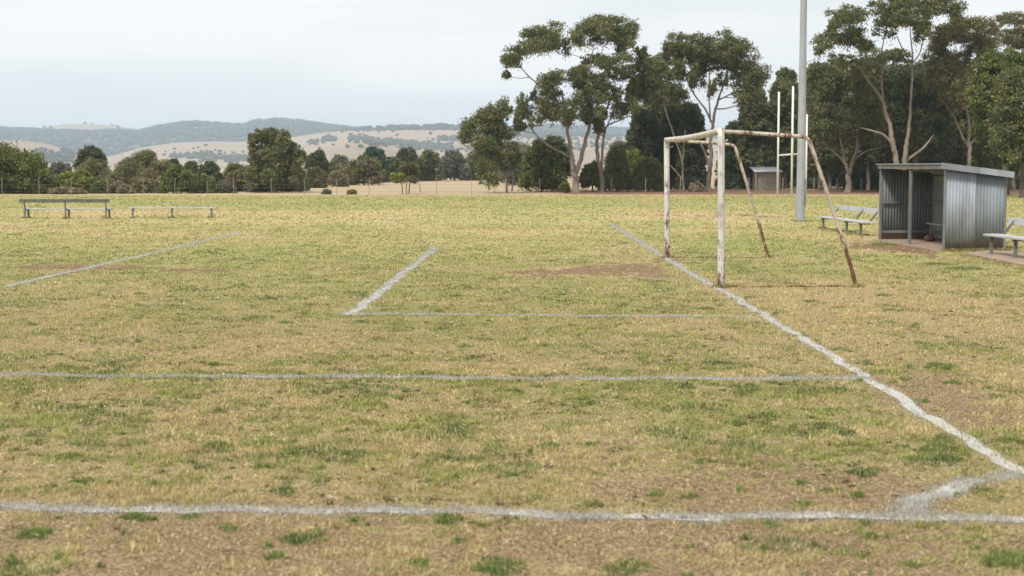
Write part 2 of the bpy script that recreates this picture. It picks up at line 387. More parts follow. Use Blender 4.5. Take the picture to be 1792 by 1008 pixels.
# ------------------------------------------------------------------ grass
rng = np.random.default_rng(5)
def blades(x, y, h, wd, col, lean=.6, seg=2, zoff=0.0, rg=rng, adir=None):
    """co, quads, tris, colours of grass blades"""
    n = len(x); z = gz(x, y)+zoff-.003
    a = rg.uniform(0, 2*np.pi, n) if adir is None else adir+rg.normal(0, .5, n); b = rg.uniform(0, 2*np.pi, n)
    wx, wy = np.cos(b)*wd/2, np.sin(b)*wd/2
    le = np.abs(rg.normal(0, lean, n))+.1; le = np.minimum(le, 1.5)
    hx = np.cos(a)*np.sin(le)*h; hy = np.sin(a)*np.sin(le)*h; hz = np.cos(le)*h
    if seg == 1:
        co = np.stack([np.stack([x-wx, y-wy, z], -1), np.stack([x+wx, y+wy, z], -1), np.stack([x+hx, y+hy, z+hz], -1)], 1)
        i = np.arange(n)[:, None]*3
        return co.reshape(-1, 3), np.zeros((0, 4), int), i+np.array([[0, 1, 2]]), np.repeat(col, 3, 0)
    mx_, my_, mz_ = hx*.35, hy*.35, hz*.62
    co = np.stack([np.stack([x-wx, y-wy, z], -1), np.stack([x+wx, y+wy, z], -1),
                   np.stack([x+mx_+wx*.8, y+my_+wy*.8, z+mz_], -1), np.stack([x+mx_-wx*.8, y+my_-wy*.8, z+mz_], -1),
                   np.stack([x+hx, y+hy, z+hz*.95], -1)], 1)
    i = np.arange(n)[:, None]*5
    return co.reshape(-1, 3), i+np.array([[0, 1, 2, 3]]), i+np.array([[3, 2, 4]]), np.repeat(col, 5, 0)
def pack(name, parts, mat, origin=None, parent=None, smooth=False):
    co = []; q = []; t = []; c = []; n = 0
    for a, b, d, e in parts:
        co.append(a); q.append(b+n); t.append(d+n); c.append(e); n += len(a)
    return mesh_np(name, np.concatenate(co), np.concatenate(q), np.concatenate(t), mat, parent, np.concatenate(c), smooth, origin)
STRAW = np.array([.60,.485,.24]); PALE = np.array([.80,.68,.44]); GRN = np.array([.325,.36,.095]); DGR = np.array([.12,.19,.05]); BRN = np.array([.24,.15,.085])
def lerp(a, b, t): return a + (b-a)*t[:, None]
def blade_cols(x, y, g):
    n = len(x); m = fbm(x/.55, y/.55, 21, 3); f = fbm(x/.13, y/.13, 23, 2)
    q = np.clip((g + (m-.5)*2.3 + (f-.5)*1.6 + rng.normal(0, .12, n) - .22)/.5, 0, 1)
    c = lerp(STRAW, GRN, q)
    dk = np.clip((fbm(x/.38+9, y/.38, 25, 3)-.56)/.1, 0, 1)*np.clip((q-.3)/.4, 0, 1); c = c + (DGR-c)*dk[:, None]*.8
    r = rng.random(n); c = np.where((r < .16)[:, None], lerp(c, PALE, np.full(n, .6)), c)
    c = np.where((r > .93)[:, None], lerp(c, BRN, np.full(n, .8)), c)
    return c*rng.uniform(.55, 1.25, n)[:, None]*(.82+.4*fbm(x/.22, y/.22, 28, 2))[:, None]
def make_grass():
    parts = []
    for (y0, y1, dens, h0, h1, wd, seg) in [(4.2,7,8500,.012,.040,.0042,2),(7,10,9500,.012,.040,.0048,2),(10,14,6200,.013,.040,.007,2),
                                            (14,20,2600,.014,.037,.011,1),(20,30,1000,.015,.038,.018,1),(30,48,330,.016,.042,.032,1),
                                            (48,98,85,.02,.05,.06,1)]:
        sl_ = .37
        area = sl_*(y1*y1-y0*y0) + 1.6*(y1-y0); n = int(area*dens)
        y = np.sqrt(rng.uniform(y0*y0, y1*y1, n)); x = rng.uniform(-1, 1, n)*(sl_*y+.8)
        g, d, p = fields(x, y)
        m = fbm(x/.6, y/.6, 41, 3)*.5 + fbm(x/.11, y/.11, 43, 2)*.5
        keep = rng.random(n) > sstep(.40, .80, d + (m-.5)*2.6)*.96
        ld, cv = line_dist(x, y); keep &= ~((ld < 1.05) & (rng.random(n) < cv*.88))
        cl_ = fbm(x/.16, y/.16, 47, 3); keep &= rng.random(n) < .12 + 1.1*sstep(.34, .56, cl_)
        # nothing grows on the slabs
        keep &= ~((x > 9.2+(37.5-y)*.02) & (x < 11.0) & (y > 32.6) & (y < 37.8))
        x, y, g = x[keep], y[keep], g[keep]; n = len(x)
        h = rng.uniform(h0, h1, n)*(.5+1.1*fbm(x/.3, y/.3, 45, 3))*(.7+.7*cl_[keep])
        parts.append(blades(x, y, h, wd*rng.uniform(.6, 1.3, n), blade_cols(x, y, g), .75, seg))
    # the turf grows in small clumps: each with its own tone, blades splayed from its centre
    for (y0, y1, dens, k_, wd, sg) in [(4.2,10,150,34,.005,2),(10,15,95,28,.0075,2),(15,22,50,20,.012,1),(22,34,16,16,.02,1)]:
        area = .37*(y1*y1-y0*y0)+1.6*(y1-y0); n = int(area*dens); y = np.sqrt(rng.uniform(y0*y0, y1*y1, n)); x = rng.uniform(-1, 1, n)*(.37*y+.8)
        g, d, p = fields(x, y); ld, cv = line_dist(x, y)
        kp = (ld > 1.5) & (rng.random(n) > sstep(.35, .85, d+(fbm(x/.5, y/.5, 93, 3)-.5)*1.6)*.85) & (rng.random(n) < .25+1.2*sstep(.35, .6, fbm(x/.6, y/.6, 94, 3)))
        kp &= ~((x > 9) & (x < 11.1) & (y > 32))
        x, y, g = x[kp], y[kp], g[kp]; n = len(x)
        c = blade_cols(x, y, np.clip(g+rng.normal(0, .22, n), 0, 1)); c = c/np.maximum(.25, c.mean(1))[:, None]*np.clip(c.mean(1), .16, .42)[:, None]*rng.uniform(.75, 1.45, n)[:, None]
        rad = rng.uniform(.018, .065, n)*(1 if y0 < 15 else 1.6); hh = rng.uniform(.6, 1.25, n)
        X = np.repeat(x, k_); Yy = np.repeat(y, k_); r = np.sqrt(rng.random(n*k_)); th = rng.uniform(0, 6.283, n*k_)
        bx, by = X+np.cos(th)*r*np.repeat(rad, k_), Yy+np.sin(th)*r*np.repeat(rad, k_)
        H = np.repeat(hh, k_)*(.036-.018*r)*rng.uniform(.6, 1.2, n*k_); Cc = np.repeat(c, k_, 0)*rng.uniform(.6, 1.25, n*k_)[:, None]
        parts.append(blades(bx, by, H, wd*rng.uniform(.6, 1.3, n*k_), Cc, .8, sg, 0, rng, th))
    # flat dead straw
    n = 70000; y = np.sqrt(rng.uniform(4.5**2, 17**2, n)); x = rng.uniform(-1, 1, n)*(.37*y+.8)
    c = np.where(rng.random(n)[:, None] < .6, PALE, STRAW*.8)*rng.uniform(.6, 1.15, n)[:, None]
    ld, cv = line_dist(x, y); k = ld > 1.1; x, y, c = x[k], y[k], c[k]; n = len(x)
    st = blades(x, y, rng.uniform(.03, .075, n), .0045, c, .1, 2, .008); a = st[0].reshape(-1, 5, 3)
    th = rng.uniform(0, 6.283, n); L = rng.uniform(.015, .05, n)
    a[:, 4, 0] = a[:, 0, 0]+np.cos(th)*L*1.5; a[:, 4, 1] = a[:, 0, 1]+np.sin(th)*L*1.5; a[:, 4, 2] = a[:, 0, 2]+rng.uniform(0, .008, n)
    a[:, 2, 0] = a[:, 1, 0]+np.cos(th)*L*.8; a[:, 2, 1] = a[:, 1, 1]+np.sin(th)*L*.8; a[:, 2, 2] = a[:, 1, 2]+rng.uniform(0, .01, n)
    a[:, 3, 0] = a[:, 0, 0]+np.cos(th)*L*.8; a[:, 3, 1] = a[:, 0, 1]+np.sin(th)*L*.8; a[:, 3, 2] = a[:, 2, 2]
    parts.append((a.reshape(-1, 3), st[1], st[2], st[3]))
    o = pack('grass', parts, M['grass']); tag(o, 'short dry turf mixed of straw and green blades', 'grass', kind='stuff')
    # coarse green tufts and weeds
    parts = []
    T = [(1510,828,34,1),(1655,804,36,1),(1404,881,26,.2),(1098,992,52,.7),(530,942,48,.9),(618,912,20,.8),(1455,858,26,1),(497,858,52,.8),
         (146,840,28,.9),(870,990,55,.6),(1768,985,55,.5),(780,910,34,.8),(60,935,40,.5),(16,985,60,.6),(1230,806,26,.3),(1290,740,24,.4),
         (1345,918,30,.6),(860,1000,40,.5),(1650,640,30,.5),(1210,868,18,.5),(232,905,30,.6),(330,905,26,.5),(400,925,26,.3),(1150,862,22,.4),
         (730,985,26,.3),(1590,988,30,.4),(1080,812,20,.8),(1720,856,24,.5),(1605,802,22,.3),(460,815,26,.3),(700,890,16,.6),(1740,520,40,.3),
         (1690,470,40,.6),(1640,462,30,.5),(1545,428,30,.3),(1745,425,26,.4),(1480,405,26,.4),(1400,590,20,.4),(800,835,20,.6),(960,780,26,.3),
         (1770,770,30,.3),(120,800,30,.3),(380,780,30,.3),(610,770,22,.5)]
    for _ in range(170):
        y = random.uniform(6, 22); x = random.uniform(-1, 1)*.36*y; T.append((x, y, random.uniform(5, 17), random.random()*.7, 1))
    for t in T:
        if len(t) == 4: c = G(t[0], t[1]); cx, cy = c.x, c.y
        else: cx, cy = t[0], t[1]
        rad = t[2]*cy/FPX if cy > 0 else .1; n = int(min(2600, 120+rad*rad*55000)*(1 if cy < 14 else .5))
        r = rad*np.sqrt(rng.random(n))*rng.uniform(.7, 1.15, n); th = rng.uniform(0, 6.283, n)
        x = cx+r*np.cos(th); y = cy+r*np.sin(th)*1.1
        c = lerp(np.array([.22,.29,.075]), np.array([.085,.145,.045]), np.full(n, t[3]*.75))*rng.uniform(.6, 1.35, n)[:, None]
        c = np.where((rng.random(n) < .12)[:, None], STRAW, c)
        ld, cv = line_dist(x, y); k = (ld > (.4 if t[2] > 18 else 1.0)) & (rng.random(n) < sstep(.36, .58, fbm(x/rad/.7, y/rad/.9, 77, 3)+.12*(1-r/rad)))
        hmul = (1-(r/rad/1.2)**2*.7)*rng.uniform(.6, 1.2)
        if k.sum() < 5: continue
        parts.append(blades(x[k], y[k], (rng.uniform(.018, .05, n)*hmul)[k], rng.uniform(.003, .007, n)[k]*max(1, cy/11), c[k], .75, 2))
    o = pack('grass_tufts', parts, M['grass']); tag(o, 'coarse dark green weedy tufts dotted over the worn turf', 'weeds', kind='stuff')
    # longer grass left standing where the mower cannot reach: round posts, legs and walls
    parts = []; K = [(G(1262,503), .16, 260), (G(1168,452), .14, 160), (G(1500,505), .12, 120), (G(1346,451), .10, 80), (G(1400.5,388), .28, 260)]
    K += [(G(a, b), .14, 110) for a, b in ((1438,400),(1489,410),(1514,412),(1737,447),(1782,455),(43,382),(49,382),(115,382),(120,382),(186,382),(190,382),(233,381.5),(301,381.5),(370,381.5))]
    wa, wb, wc = G(1651,440), G(1651,440)+Vector((1.43,.25,0)), G(1539.5,421)
    K += [(wa.lerp(wb, i/22)+Vector((.0,-.05,0)), .10, 60) for i in range(23)] + [(wb.lerp(wb+(wc-wa), i/20)+Vector((.06,0,0)), .10, 40) for i in range(21)]
    K += [(G(a, b), .12, 50) for a, b in ((1690,448),(1705,452),(1722,456),(1745,461),(1765,465),(1785,470))]
    for p, r_, n in K:
        th = rng.uniform(0, 6.283, n); r = r_*np.sqrt(rng.uniform(.02, 1, n)); x = p.x+np.cos(th)*r; y = p.y+np.sin(th)*r
        c = np.where((rng.random(n) < .55)[:, None], STRAW*.9, GRN*.75)*rng.uniform(.5, 1.1, n)[:, None]
        parts.append(blades(x, y, rng.uniform(.03, .10, n), .012*rng.uniform(.6, 1.3, n)*max(.7, p.y/30), c, .45, 2))
    o = pack('rough_grass', parts, M['grass']); tag(o, 'longer uncut grass round the posts, bench legs and shelter', 'grass', kind='stuff')
    # crumbs of dark soil and small holes scuffed open
    mb = MB()
    for i in range(240):
        y = math.sqrt(random.uniform(25, 20*20)); x = random.uniform(-1, 1)*(.36*y+.5); r = random.uniform(.005, .016)*(1 if y < 12 else 1.3)
        mb.lump((x, y, float(gz(x, y))+r*.2), (r*random.uniform(1, 2.2), r*random.uniform(.8, 1.4), r*.6), i, 6, 4)
    o = mb.build('soil_crumbs', plain('soil_crumbs', (.035,.022,.015), (.10,.062,.04), 30, .95)); tag(o, 'dark crumbs of soil scattered over the worn turf', 'soil', kind='stuff')
    # fallen gum leaves and bark scraps
    n = 900; y = np.sqrt(rng.uniform(5**2, 24**2, n)); x = rng.uniform(-1, 1, n)*(.37*y+.8)
    th = rng.uniform(0, 6.283, n); L = rng.uniform(.012, .035, n); W = L*rng.uniform(.25, .5, n); z = gz(x, y)+.02
    dx, dy = np.cos(th), np.sin(th); up = rng.uniform(-.006, .012, n)
    co = np.stack([np.stack([x-dx*L, y-dy*L, z-.005], -1), np.stack([x+dy*W, y-dx*W, z+up], -1),
                   np.stack([x+dx*L, y+dy*L, z+up], -1), np.stack([x-dy*W, y+dx*W, z], -1)], 1).reshape(-1, 3)
    pal = np.array([[.50,.40,.25],[.38,.22,.11],[.10,.06,.04],[.56,.48,.34],[.08,.05,.035]]); c = pal[rng.integers(0, 5, n)]*rng.uniform(.7, 1.1, n)[:, None]
    o = mesh_np('leaf_litter', co, np.arange(n*4).reshape(-1, 4), None, M['grass'], None, np.repeat(c, 4, 0))
    tag(o, 'scattered fallen gum leaves and bark scraps on the turf', 'leaf litter', kind='stuff')
make_grass()
def make_lines():
    m, n, o = new_mat('line_chalk')
    geo = N(n, 'ShaderNodeNewGeometry'); v = geo.outputs['Position']
    f = noise(n, 38, 6, .7, v); f2 = noise(n, 2.2, 3, .6, v); a = N(n, 'ShaderNodeAttribute', attribute_name='Col')
    s = N(n, 'ShaderNodeSeparateColor'); n.links.new(a.outputs['Color'], s.inputs[0])
    al = math_(n, 'ADD', math_(n, 'ADD', f, math_(n, 'MULTIPLY', math_(n, 'SUBTRACT', f2, .5), .5)), math_(n, 'SUBTRACT', s.outputs[0], 1.0))
    al = ramp(n, al, [(.22, 0.0), (.44, 1.0)])
    b = N(n, 'ShaderNodeBsdfPrincipled'); n.links.new(ramp(n, f, [(.3, (.36,.33,.28)), (.65, (.54,.53,.50))]), b.inputs['Base Color']); b.inputs['Roughness'].default_value = .95
    t = N(n, 'ShaderNodeBsdfTransparent'); x = N(n, 'ShaderNodeMixShader'); n.links.new(al, x.inputs[0])
    n.links.new(t.outputs[0], x.inputs[1]); n.links.new(b.outputs[0], x.inputs[2]); n.links.new(x.outputs[0], o.inputs[0])
    for idx, (pl, wd, cov) in enumerate(LW):
        # a ribbon resting on the ground, its chalk thinning towards the edges
        pts = []
        for (x0, y0), (x1, y1) in zip(pl[:-1], pl[1:]):
            L = math.hypot(x1-x0, y1-y0); k = max(1, int(L/.09))
            pts += [(x0+(x1-x0)*j/k, y0+(y1-y0)*j/k) for j in range(k)]
        pts.append(pl[-1]); pts = np.array(pts); tn = np.gradient(pts, axis=0); tn /= np.linalg.norm(tn, axis=1)[:, None]
        nm = np.stack([-tn[:, 1], tn[:, 0]], -1); co = []; cc = []
        offs = [-1.5, -1.0, -.45, .45, 1.0, 1.5]; ev = [.0, .55, 1, 1, .55, .0]
        wob = (fbm(pts[:, 0]/.35, pts[:, 1]/.35, 51+idx, 4)-.5)*wd*.8
        for of, e in zip(offs, ev):
            p = pts + nm*(of*wd/2+wob)[:, None]
            co.append(np.stack([p[:, 0], p[:, 1], gz(p[:, 0], p[:, 1])+.005], -1)); cc.append(np.full(len(p), (cov*1.05)*e))
        co = np.stack(co, 1); cc = np.stack(cc, 1); nr, nc = cc.shape; i = np.arange(nr*nc).reshape(nr, nc)
        q = np.stack([i[:-1, :-1], i[:-1, 1:], i[1:, 1:], i[1:, :-1]], -1).reshape(-1, 4)
        c3 = np.repeat(cc.reshape(-1)[:, None], 3, 1)
        mesh = mesh_np('field_line', co.reshape(-1, 3), q, None, m, None, c3, True); tag(mesh, kind='structure')
        # chalked blades standing in the line
        parts = []
        seg = np.hypot(*(np.diff(pts, axis=0).T)); cum = np.concatenate([[0], np.cumsum(seg)])
        ym = pts[:, 1].mean(); dens = 13000 if ym < 10 else (11000 if ym < 16 else (7000 if ym < 26 else 2200))
        n_ = int(cum[-1]*wd*1.5*dens*cov); s_ = rng.uniform(0, cum[-1], n_)
        bx = np.interp(s_, cum, pts[:, 0]); by = np.interp(s_, cum, pts[:, 1]); nx = np.interp(s_, cum, nm[:, 0]); ny = np.interp(s_, cum, nm[:, 1])
        k = rng.normal(0, .58, n_); k = np.clip(k, -1.9, 1.9); wb = np.interp(s_, cum, wob)
        x_ = bx+nx*(k*wd/2+wb); y_ = by+ny*(k*wd/2+wb)
        gap = fbm(x_/.35, y_/.35, 61, 3); kp = (rng.random(n_) < sstep(.32, .54, gap*.6+fbm(x_/.09, y_/.09, 63, 2)*.4+(cov-.72)*.5)) ; x_, y_ = x_[kp], y_[kp]; n_ = len(x_)
        sc_ = np.maximum(1, y_/9)
        cl = np.array([.60,.59,.57])*rng.uniform(.5, 1.08, n_)[:, None]
        cl = np.where((rng.random(n_) < .22+.6*(1-cov))[:, None], np.array([.50,.46,.32])*rng.uniform(.7, 1.1, n_)[:, None], cl)
        pr = blades(x_, y_, rng.uniform(.010, .036, n_), .0048*sc_*rng.uniform(.7, 1.3, n_), cl, .8, 1 if ym > 16 else 2)
        bl = mesh_np('chalked_grass', pr[0], pr[1], pr[2], M['grass'], None, pr[3]); tag(bl, 'grass blades whitened by the field marking', 'grass', kind='stuff')
make_lines()
# ------------------------------------------------------------------ hills
RIDGES = [  # crest distance, foot distance, silhouette
    (4300, 2900, [(-300,232),(-60,229),(0,228),(45,228),(88,224),(115,219),(150,218),(190,220),(215,223),(255,229),(300,231),(420,236),(700,236),(1000,238),(2100,240)]),
    (3500, 2300, [(-300,226),(-60,227),(0,228),(30,230),(117,232),(164,235),(206,232),(246,234),(279,226),(312,221),(335,217),(366,218),(425,223),(449,217),(486,214.5),(523,217),(560,222),(596,227),(650,232),(760,236),(900,228),(960,225),(1040,228),(1120,232),(1400,240),(2100,240)]),
    (2350, 1500, [(-300,300),(130,290),(190,274),(250,259),(300,252),(370,248.5),(430,248),(475,247),(510,243),(547,237),(596,231.5),(645,229),(719,227),(768,226.5),(812,226.5),(900,232),(1000,236),(1100,240),(1300,246),(2100,250)]),
    (1650, 1150, [(-300,300),(400,300),(470,283),(540,263),(580,251),(605,247.5),(640,248),(700,257),(780,267),(830,272),(900,268),(1000,262),(1100,262),(1400,270),(2100,270)]),
    (1850, 1200, [(-300,240),(-60,244),(0,246.5),(50,246.5),(90,253),(118,262),(150,278),(200,296),(260,300),(2100,300)])]
def ridge_h(i, x, y):
    Dc, Df, sil = RIDGES[i]; px = CXP + FPX*x/np.maximum(y, 1)/1.0
    pyc = np.interp(px, [a for a, b in sil], [b for a, b in sil])
    zc = CAMH + (292-pyc)*Dc/FPX; zc = zc + (fbm(x/160, y/400, 70+i, 3)-.5)*5
    t = (y-Df)/(Dc-Df); up = np.clip(t, 0, 1); up = np.sin(up*np.pi/2)**1.25
    dn = 1 - sstep(1.0, 1.9, t); rel = (fbm(x/230+3, y/420, 80+i, 4)-.5)*16*np.clip(t, 0, 1)*(1-np.clip(t, 0, 1))*3
    return np.where(t < 0, -6, (zc*up+rel)*dn - 6*(1-up) - 3*(1-dn))
def hill_h(x, y): return np.max([ridge_h(i, x, y) for i in range(5)], 0)
def make_hills():
    for i, (Dc, Df, sil) in enumerate(RIDGES):
        m, n, o = new_mat('hill_pasture')
        geo = N(n, 'ShaderNodeNewGeometry'); mpn = N(n, 'ShaderNodeMapping'); mpn.inputs['Scale'].default_value = (1, .4, 1)
        n.links.new(geo.outputs['Position'], mpn.inputs[0]); v = mpn.outputs[0]
        f = noise(n, .004, 6, .6, v); f2 = noise(n, .05, 4, .6, v)
        c = ramp(n, f, [(.35, (.25,.185,.125)), (.52, (.36,.275,.20)), (.66, (.31,.25,.16))])
        c = mix(n, math_(n, 'MULTIPLY', ramp(n, f2, [(.45, 0.0), (.75, 1.0)]), .35), c, (.24,.20,.13))
        if i == 1: c = mix(n, .85, c, (.075,.085,.05))
        principled(n, o, c, .95, spec=.1)
        ys = np.linspace(Df, Dc*1.28, 70); us = np.linspace(-.47, .5, 260)
        Y, U = np.meshgrid(ys, us, indexing='ij'); X = U*Y; Z = ridge_h(i, X, Y)
        nr, nc = X.shape; k = np.arange(nr*nc).reshape(nr, nc)
        q = np.stack([k[:-1, :-1], k[:-1, 1:], k[1:, 1:], k[1:, :-1]], -1).reshape(-1, 4)
        h = mesh_np('hills', np.stack([X, Y, Z], -1).reshape(-1, 3), q, None, m, None, None, True); tag(h, kind='structure')
ICO = None
def blob_woods(name, label, pts, hs, dark, seed):
    """far-off trees that read as one mass: many small crowns on the hillside"""
    rg = np.random.default_rng(seed)
    import bmesh
    bm = bmesh.new(); bmesh.ops.create_icosphere(bm, subdivisions=2, radius=1)
    v0 = np.array([v.co[:] for v in bm.verts]); f0 = np.array([[v.index for v in f.verts] for f in bm.faces]); bm.free()
    n = len(pts); nv = len(v0)
    sx = hs*rg.uniform(.45, .85, n)
    vv = v0[None]*np.stack([sx, sx, hs*.5], -1)[:, None, :]*(1+rg.uniform(-.28, .28, (n, nv)))[:, :, None]
    co = pts[:, None, :] + vv; co[:, :, 2] += (hs*.42)[:, None]
    col = np.repeat((np.array(dark)[None]*rg.uniform(.6, 1.4, n)[:, None]), nv, 0)
    t = (f0[None]+(np.arange(n)*nv)[:, None, None]).reshape(-1, 3)
    o = mesh_np(name, co.reshape(-1, 3), None, t, M['leaf'], None, col); tag(o, label, 'trees', kind='stuff'); return o
def march(px, py, which=None):
    px = np.asarray(px, float); py = np.asarray(py, float)
    x = (px-CXP)/FPX; v = -(py-CYP)/FPX; dy = cp+v*sp; dz = v*cp-sp; sx = x/dy; sz = dz/dy
    Ys = np.linspace(1100, 4700, 420); res = np.full((len(px), 3), np.nan); todo = np.ones(len(px), bool)
    for Y in Ys:
        X = sx*Y; Z = CAMH+sz*Y; h = hill_h(X, np.full_like(X, Y)); hit = todo & (h >= Z)
        res[hit] = np.stack([X[hit], np.full(hit.sum(), Y), h[hit]], -1); todo &= ~hit
    return res[~todo]
def make_woods():
    rg = np.random.default_rng(3)
    # wooded range: everything on the second ridge that faces the camera
    n = 11000; Dc, Df, _ = RIDGES[1]; u = rg.uniform(-.38, .40, n); y = Df+(Dc*1.03-Df)*rg.random(n)**.6; x = u*y; z = ridge_h(1, x, y)
    k = z > -2; px = CXP+FPX*x/y
    clear = (px > 330) & (px < 395) & (y > Dc*.93) & (y < Dc*.985); k &= ~clear
    k &= (fbm(x/90, y/160, 91, 3) > .30)
    blob_woods('far_woods', 'dark blue forest covering the far range of hills', np.stack([x, y, z], -1)[k], rg.uniform(6, 10, k.sum()), (.045,.06,.035), 1)
    pts = []
    def area(x0, x1, y0, y1, n_, tilt=0):
        n_ = int(n_*1.9); a = rg.uniform(x0, x1, n_); b = rg.normal((y0+y1)/2, (y1-y0)*.27, n_)+(a-x0)/(x1-x0)*tilt; pts.append(march(a, b))
    area(298,318,271,278,26); area(323,348,270,279,36); area(350,420,272,284,90,1); area(349,372,266,274,20); area(272,296,248,252,26)
    area(60,130,268,286,130); area(63,80,262,270,14); area(108,128,260,270,26); area(400,440,272,283,50); area(540,556,247,254,26); area(564,588,241,249,40)
    area(609,645,238,247,34); area(636,792,243,252,330,12); area(766,806,240,247,60); area(700,830,256,264,30,6); area(400,420,231,235,4)
    area(-20,40,231,238,30); area(880,1100,228,244,330); area(870,1100,250,262,90); area(680,700,247,249,3); area(500,640,229,236,16,-4)
    area(640,700,224,229.5,60); area(700,830,224,228,100); area(0,30,226,231,14); area(86,92,222,225,5); area(160,163,216,219,2)
    area(204,211,221,226,5); area(150,560,255,275,16); area(560,830,232,262,24)
    p = np.concatenate(pts); hs = rg.uniform(1.8, 4.2, len(p))*np.interp(p[:, 1], [1500, 4300], [.85, 1.5])
    blob_woods('hillside_woods', 'scattered dark trees and tree lines on the tan hills', p, hs, (.075,.085,.06), 2)
    # crest trees stand on the skyline
    cs = []
    for i, rngs in ((2, [(640,700,26),(700,815,60),(596,640,8)]), (1, [(270,330,40),(330,560,60),(940,1060,60)]), (0, [(86,92,3),(160,163,1),(205,210,2)])):
        Dc = RIDGES[i][0]
        for a, b, c_ in rngs:
            q = rg.uniform(a, b, c_); X = (q-CXP)/FPX*Dc; Y = np.full(c_, Dc*.99); cs.append(np.stack([X, Y, ridge_h(i, X, Y)], -1))
    p = np.concatenate(cs); hs = rg.uniform(4, 9, len(p))
    blob_woods('skyline_trees', 'small dark trees along the crests of the hills', p, hs, (.05,.065,.04), 4)
make_hills(); make_woods()
# ------------------------------------------------------------------ trees
def catmull(pts, k=5):
    out_ = []; n = len(pts)
    for i in range(n-1):
        p0 = pts[max(i-1, 0)]; p1 = pts[i]; p2 = pts[i+1]; p3 = pts[min(i+2, n-1)]
        for j in range(k):
            t = j/k
            out_.append(.5*((2*p1)+(p2-p0)*t+(2*p0-5*p1+4*p2-p3)*t*t+(3*p1-p0-3*p2+p3)*t*t*t))
    out_.append(pts[-1]); return out_
PAL = {  # pairs of leaf colours
    'gum':   [(.10,.12,.042), (.14,.145,.052), (.165,.15,.06), (.085,.11,.042)],
    'olive': [(.10,.12,.045), (.145,.145,.055), (.085,.105,.04), (.18,.16,.07)],
    'dark':  [(.065,.082,.034), (.08,.092,.038), (.10,.105,.046), (.055,.072,.032)],
    'green': [(.09,.12,.028), (.12,.145,.032), (.075,.10,.028), (.16,.16,.04)],
    'bright':[(.16,.195,.035), (.21,.22,.04), (.13,.165,.035), (.24,.23,.05)],
    'pine':  [(.04,.075,.045), (.055,.09,.05), (.035,.065,.04), (.06,.095,.05)],
    'brown': [(.19,.165,.08), (.22,.18,.085), (.15,.145,.07), (.14,.14,.062)],
    'grey':  [(.12,.13,.085), (.15,.145,.095), (.10,.115,.075), (.16,.145,.11)],
    'rust':  [(.165,.14,.062), (.145,.13,.055), (.12,.125,.05), (.18,.15,.07)],
    'dry':   [(.24,.20,.12), (.20,.17,.10), (.27,.22,.13), (.16,.13,.085)]}
def foliage(lobes, pal, dens, size, rg, droop=.5):
    """lobes: (x,y,z,rx,ry,rz). many leaf-sized faces"""
    cos = []; cols = []
    for (x, y, z, rx, ry, rz) in lobes:
        n = int(dens*(rx*rz+rx*ry+ry*rz)*3.3/(size*size)) ; n = max(n, 30)
        u = rg.normal(size=(n, 3)); u /= np.linalg.norm(u, axis=1)[:, None]
        u[:, 2] = np.where(u[:, 2] < -.35, -u[:, 2]*rg.uniform(-.5, 1, n), u[:, 2])
        r = (rg.random(n)**.5)*rg.uniform(.78, 1.3, n)
        p = np.array([x, y, z]) + u*r[:, None]*np.array([rx, ry, rz])
        # leaf axes: hanging, with random twist
        a = rg.normal(size=(n, 3)); a[:, 2] -= droop*1.6; a /= np.linalg.norm(a, axis=1)[:, None]
        b = np.cross(a, rg.normal(size=(n, 3))); b /= np.linalg.norm(b, axis=1)[:, None]+1e-6
        L = size*rg.uniform(.6, 1.35, n)[:, None]; W = L*rg.uniform(.24, .42, n)[:, None]
        q = np.stack([p-a*L*.5, p+b*W, p+a*L*.5, p-b*W], 1)
        cos.append(q.reshape(-1, 3))
        base = np.array(pal[rg.integers(len(pal))])*rg.uniform(1.0, 1.5)
        c = base[None]*rg.uniform(.65, 1.4, n)[:, None]
        oth = np.array(pal[rg.integers(len(pal))]); k = rg.random(n) < .3; c[k] = oth*rg.uniform(.7, 1.3, k.sum())[:, None]
        cols.append(np.repeat(c, 4, 0))
        m_ = int(n*.10)
        if m_ and droop > .3:
            th = rg.uniform(0, 6.283, m_); rr_ = rg.uniform(.2, 1.0, m_)
            p = np.stack([x+np.cos(th)*rx*rr_, y+np.sin(th)*ry*rr_, z-rz*rg.uniform(.2, 1.5, m_)], -1)
            a = rg.normal(0, .35, (m_, 3)); a[:, 2] -= 1; a /= np.linalg.norm(a, axis=1)[:, None]
            b = np.cross(a, rg.normal(size=(m_, 3))); b /= np.linalg.norm(b, axis=1)[:, None]+1e-6
            L = size*rg.uniform(.7, 1.5, m_)[:, None]; cos.append(np.stack([p-a*L*.5, p+b*L*.22, p+a*L*.5, p-b*L*.22], 1).reshape(-1, 3))
            cols.append(np.repeat(base[None]*rg.uniform(.65, 1.3, m_)[:, None], 4, 0))
    co = np.concatenate(cos); return co, np.arange(len(co)).reshape(-1, 4), np.concatenate(cols)
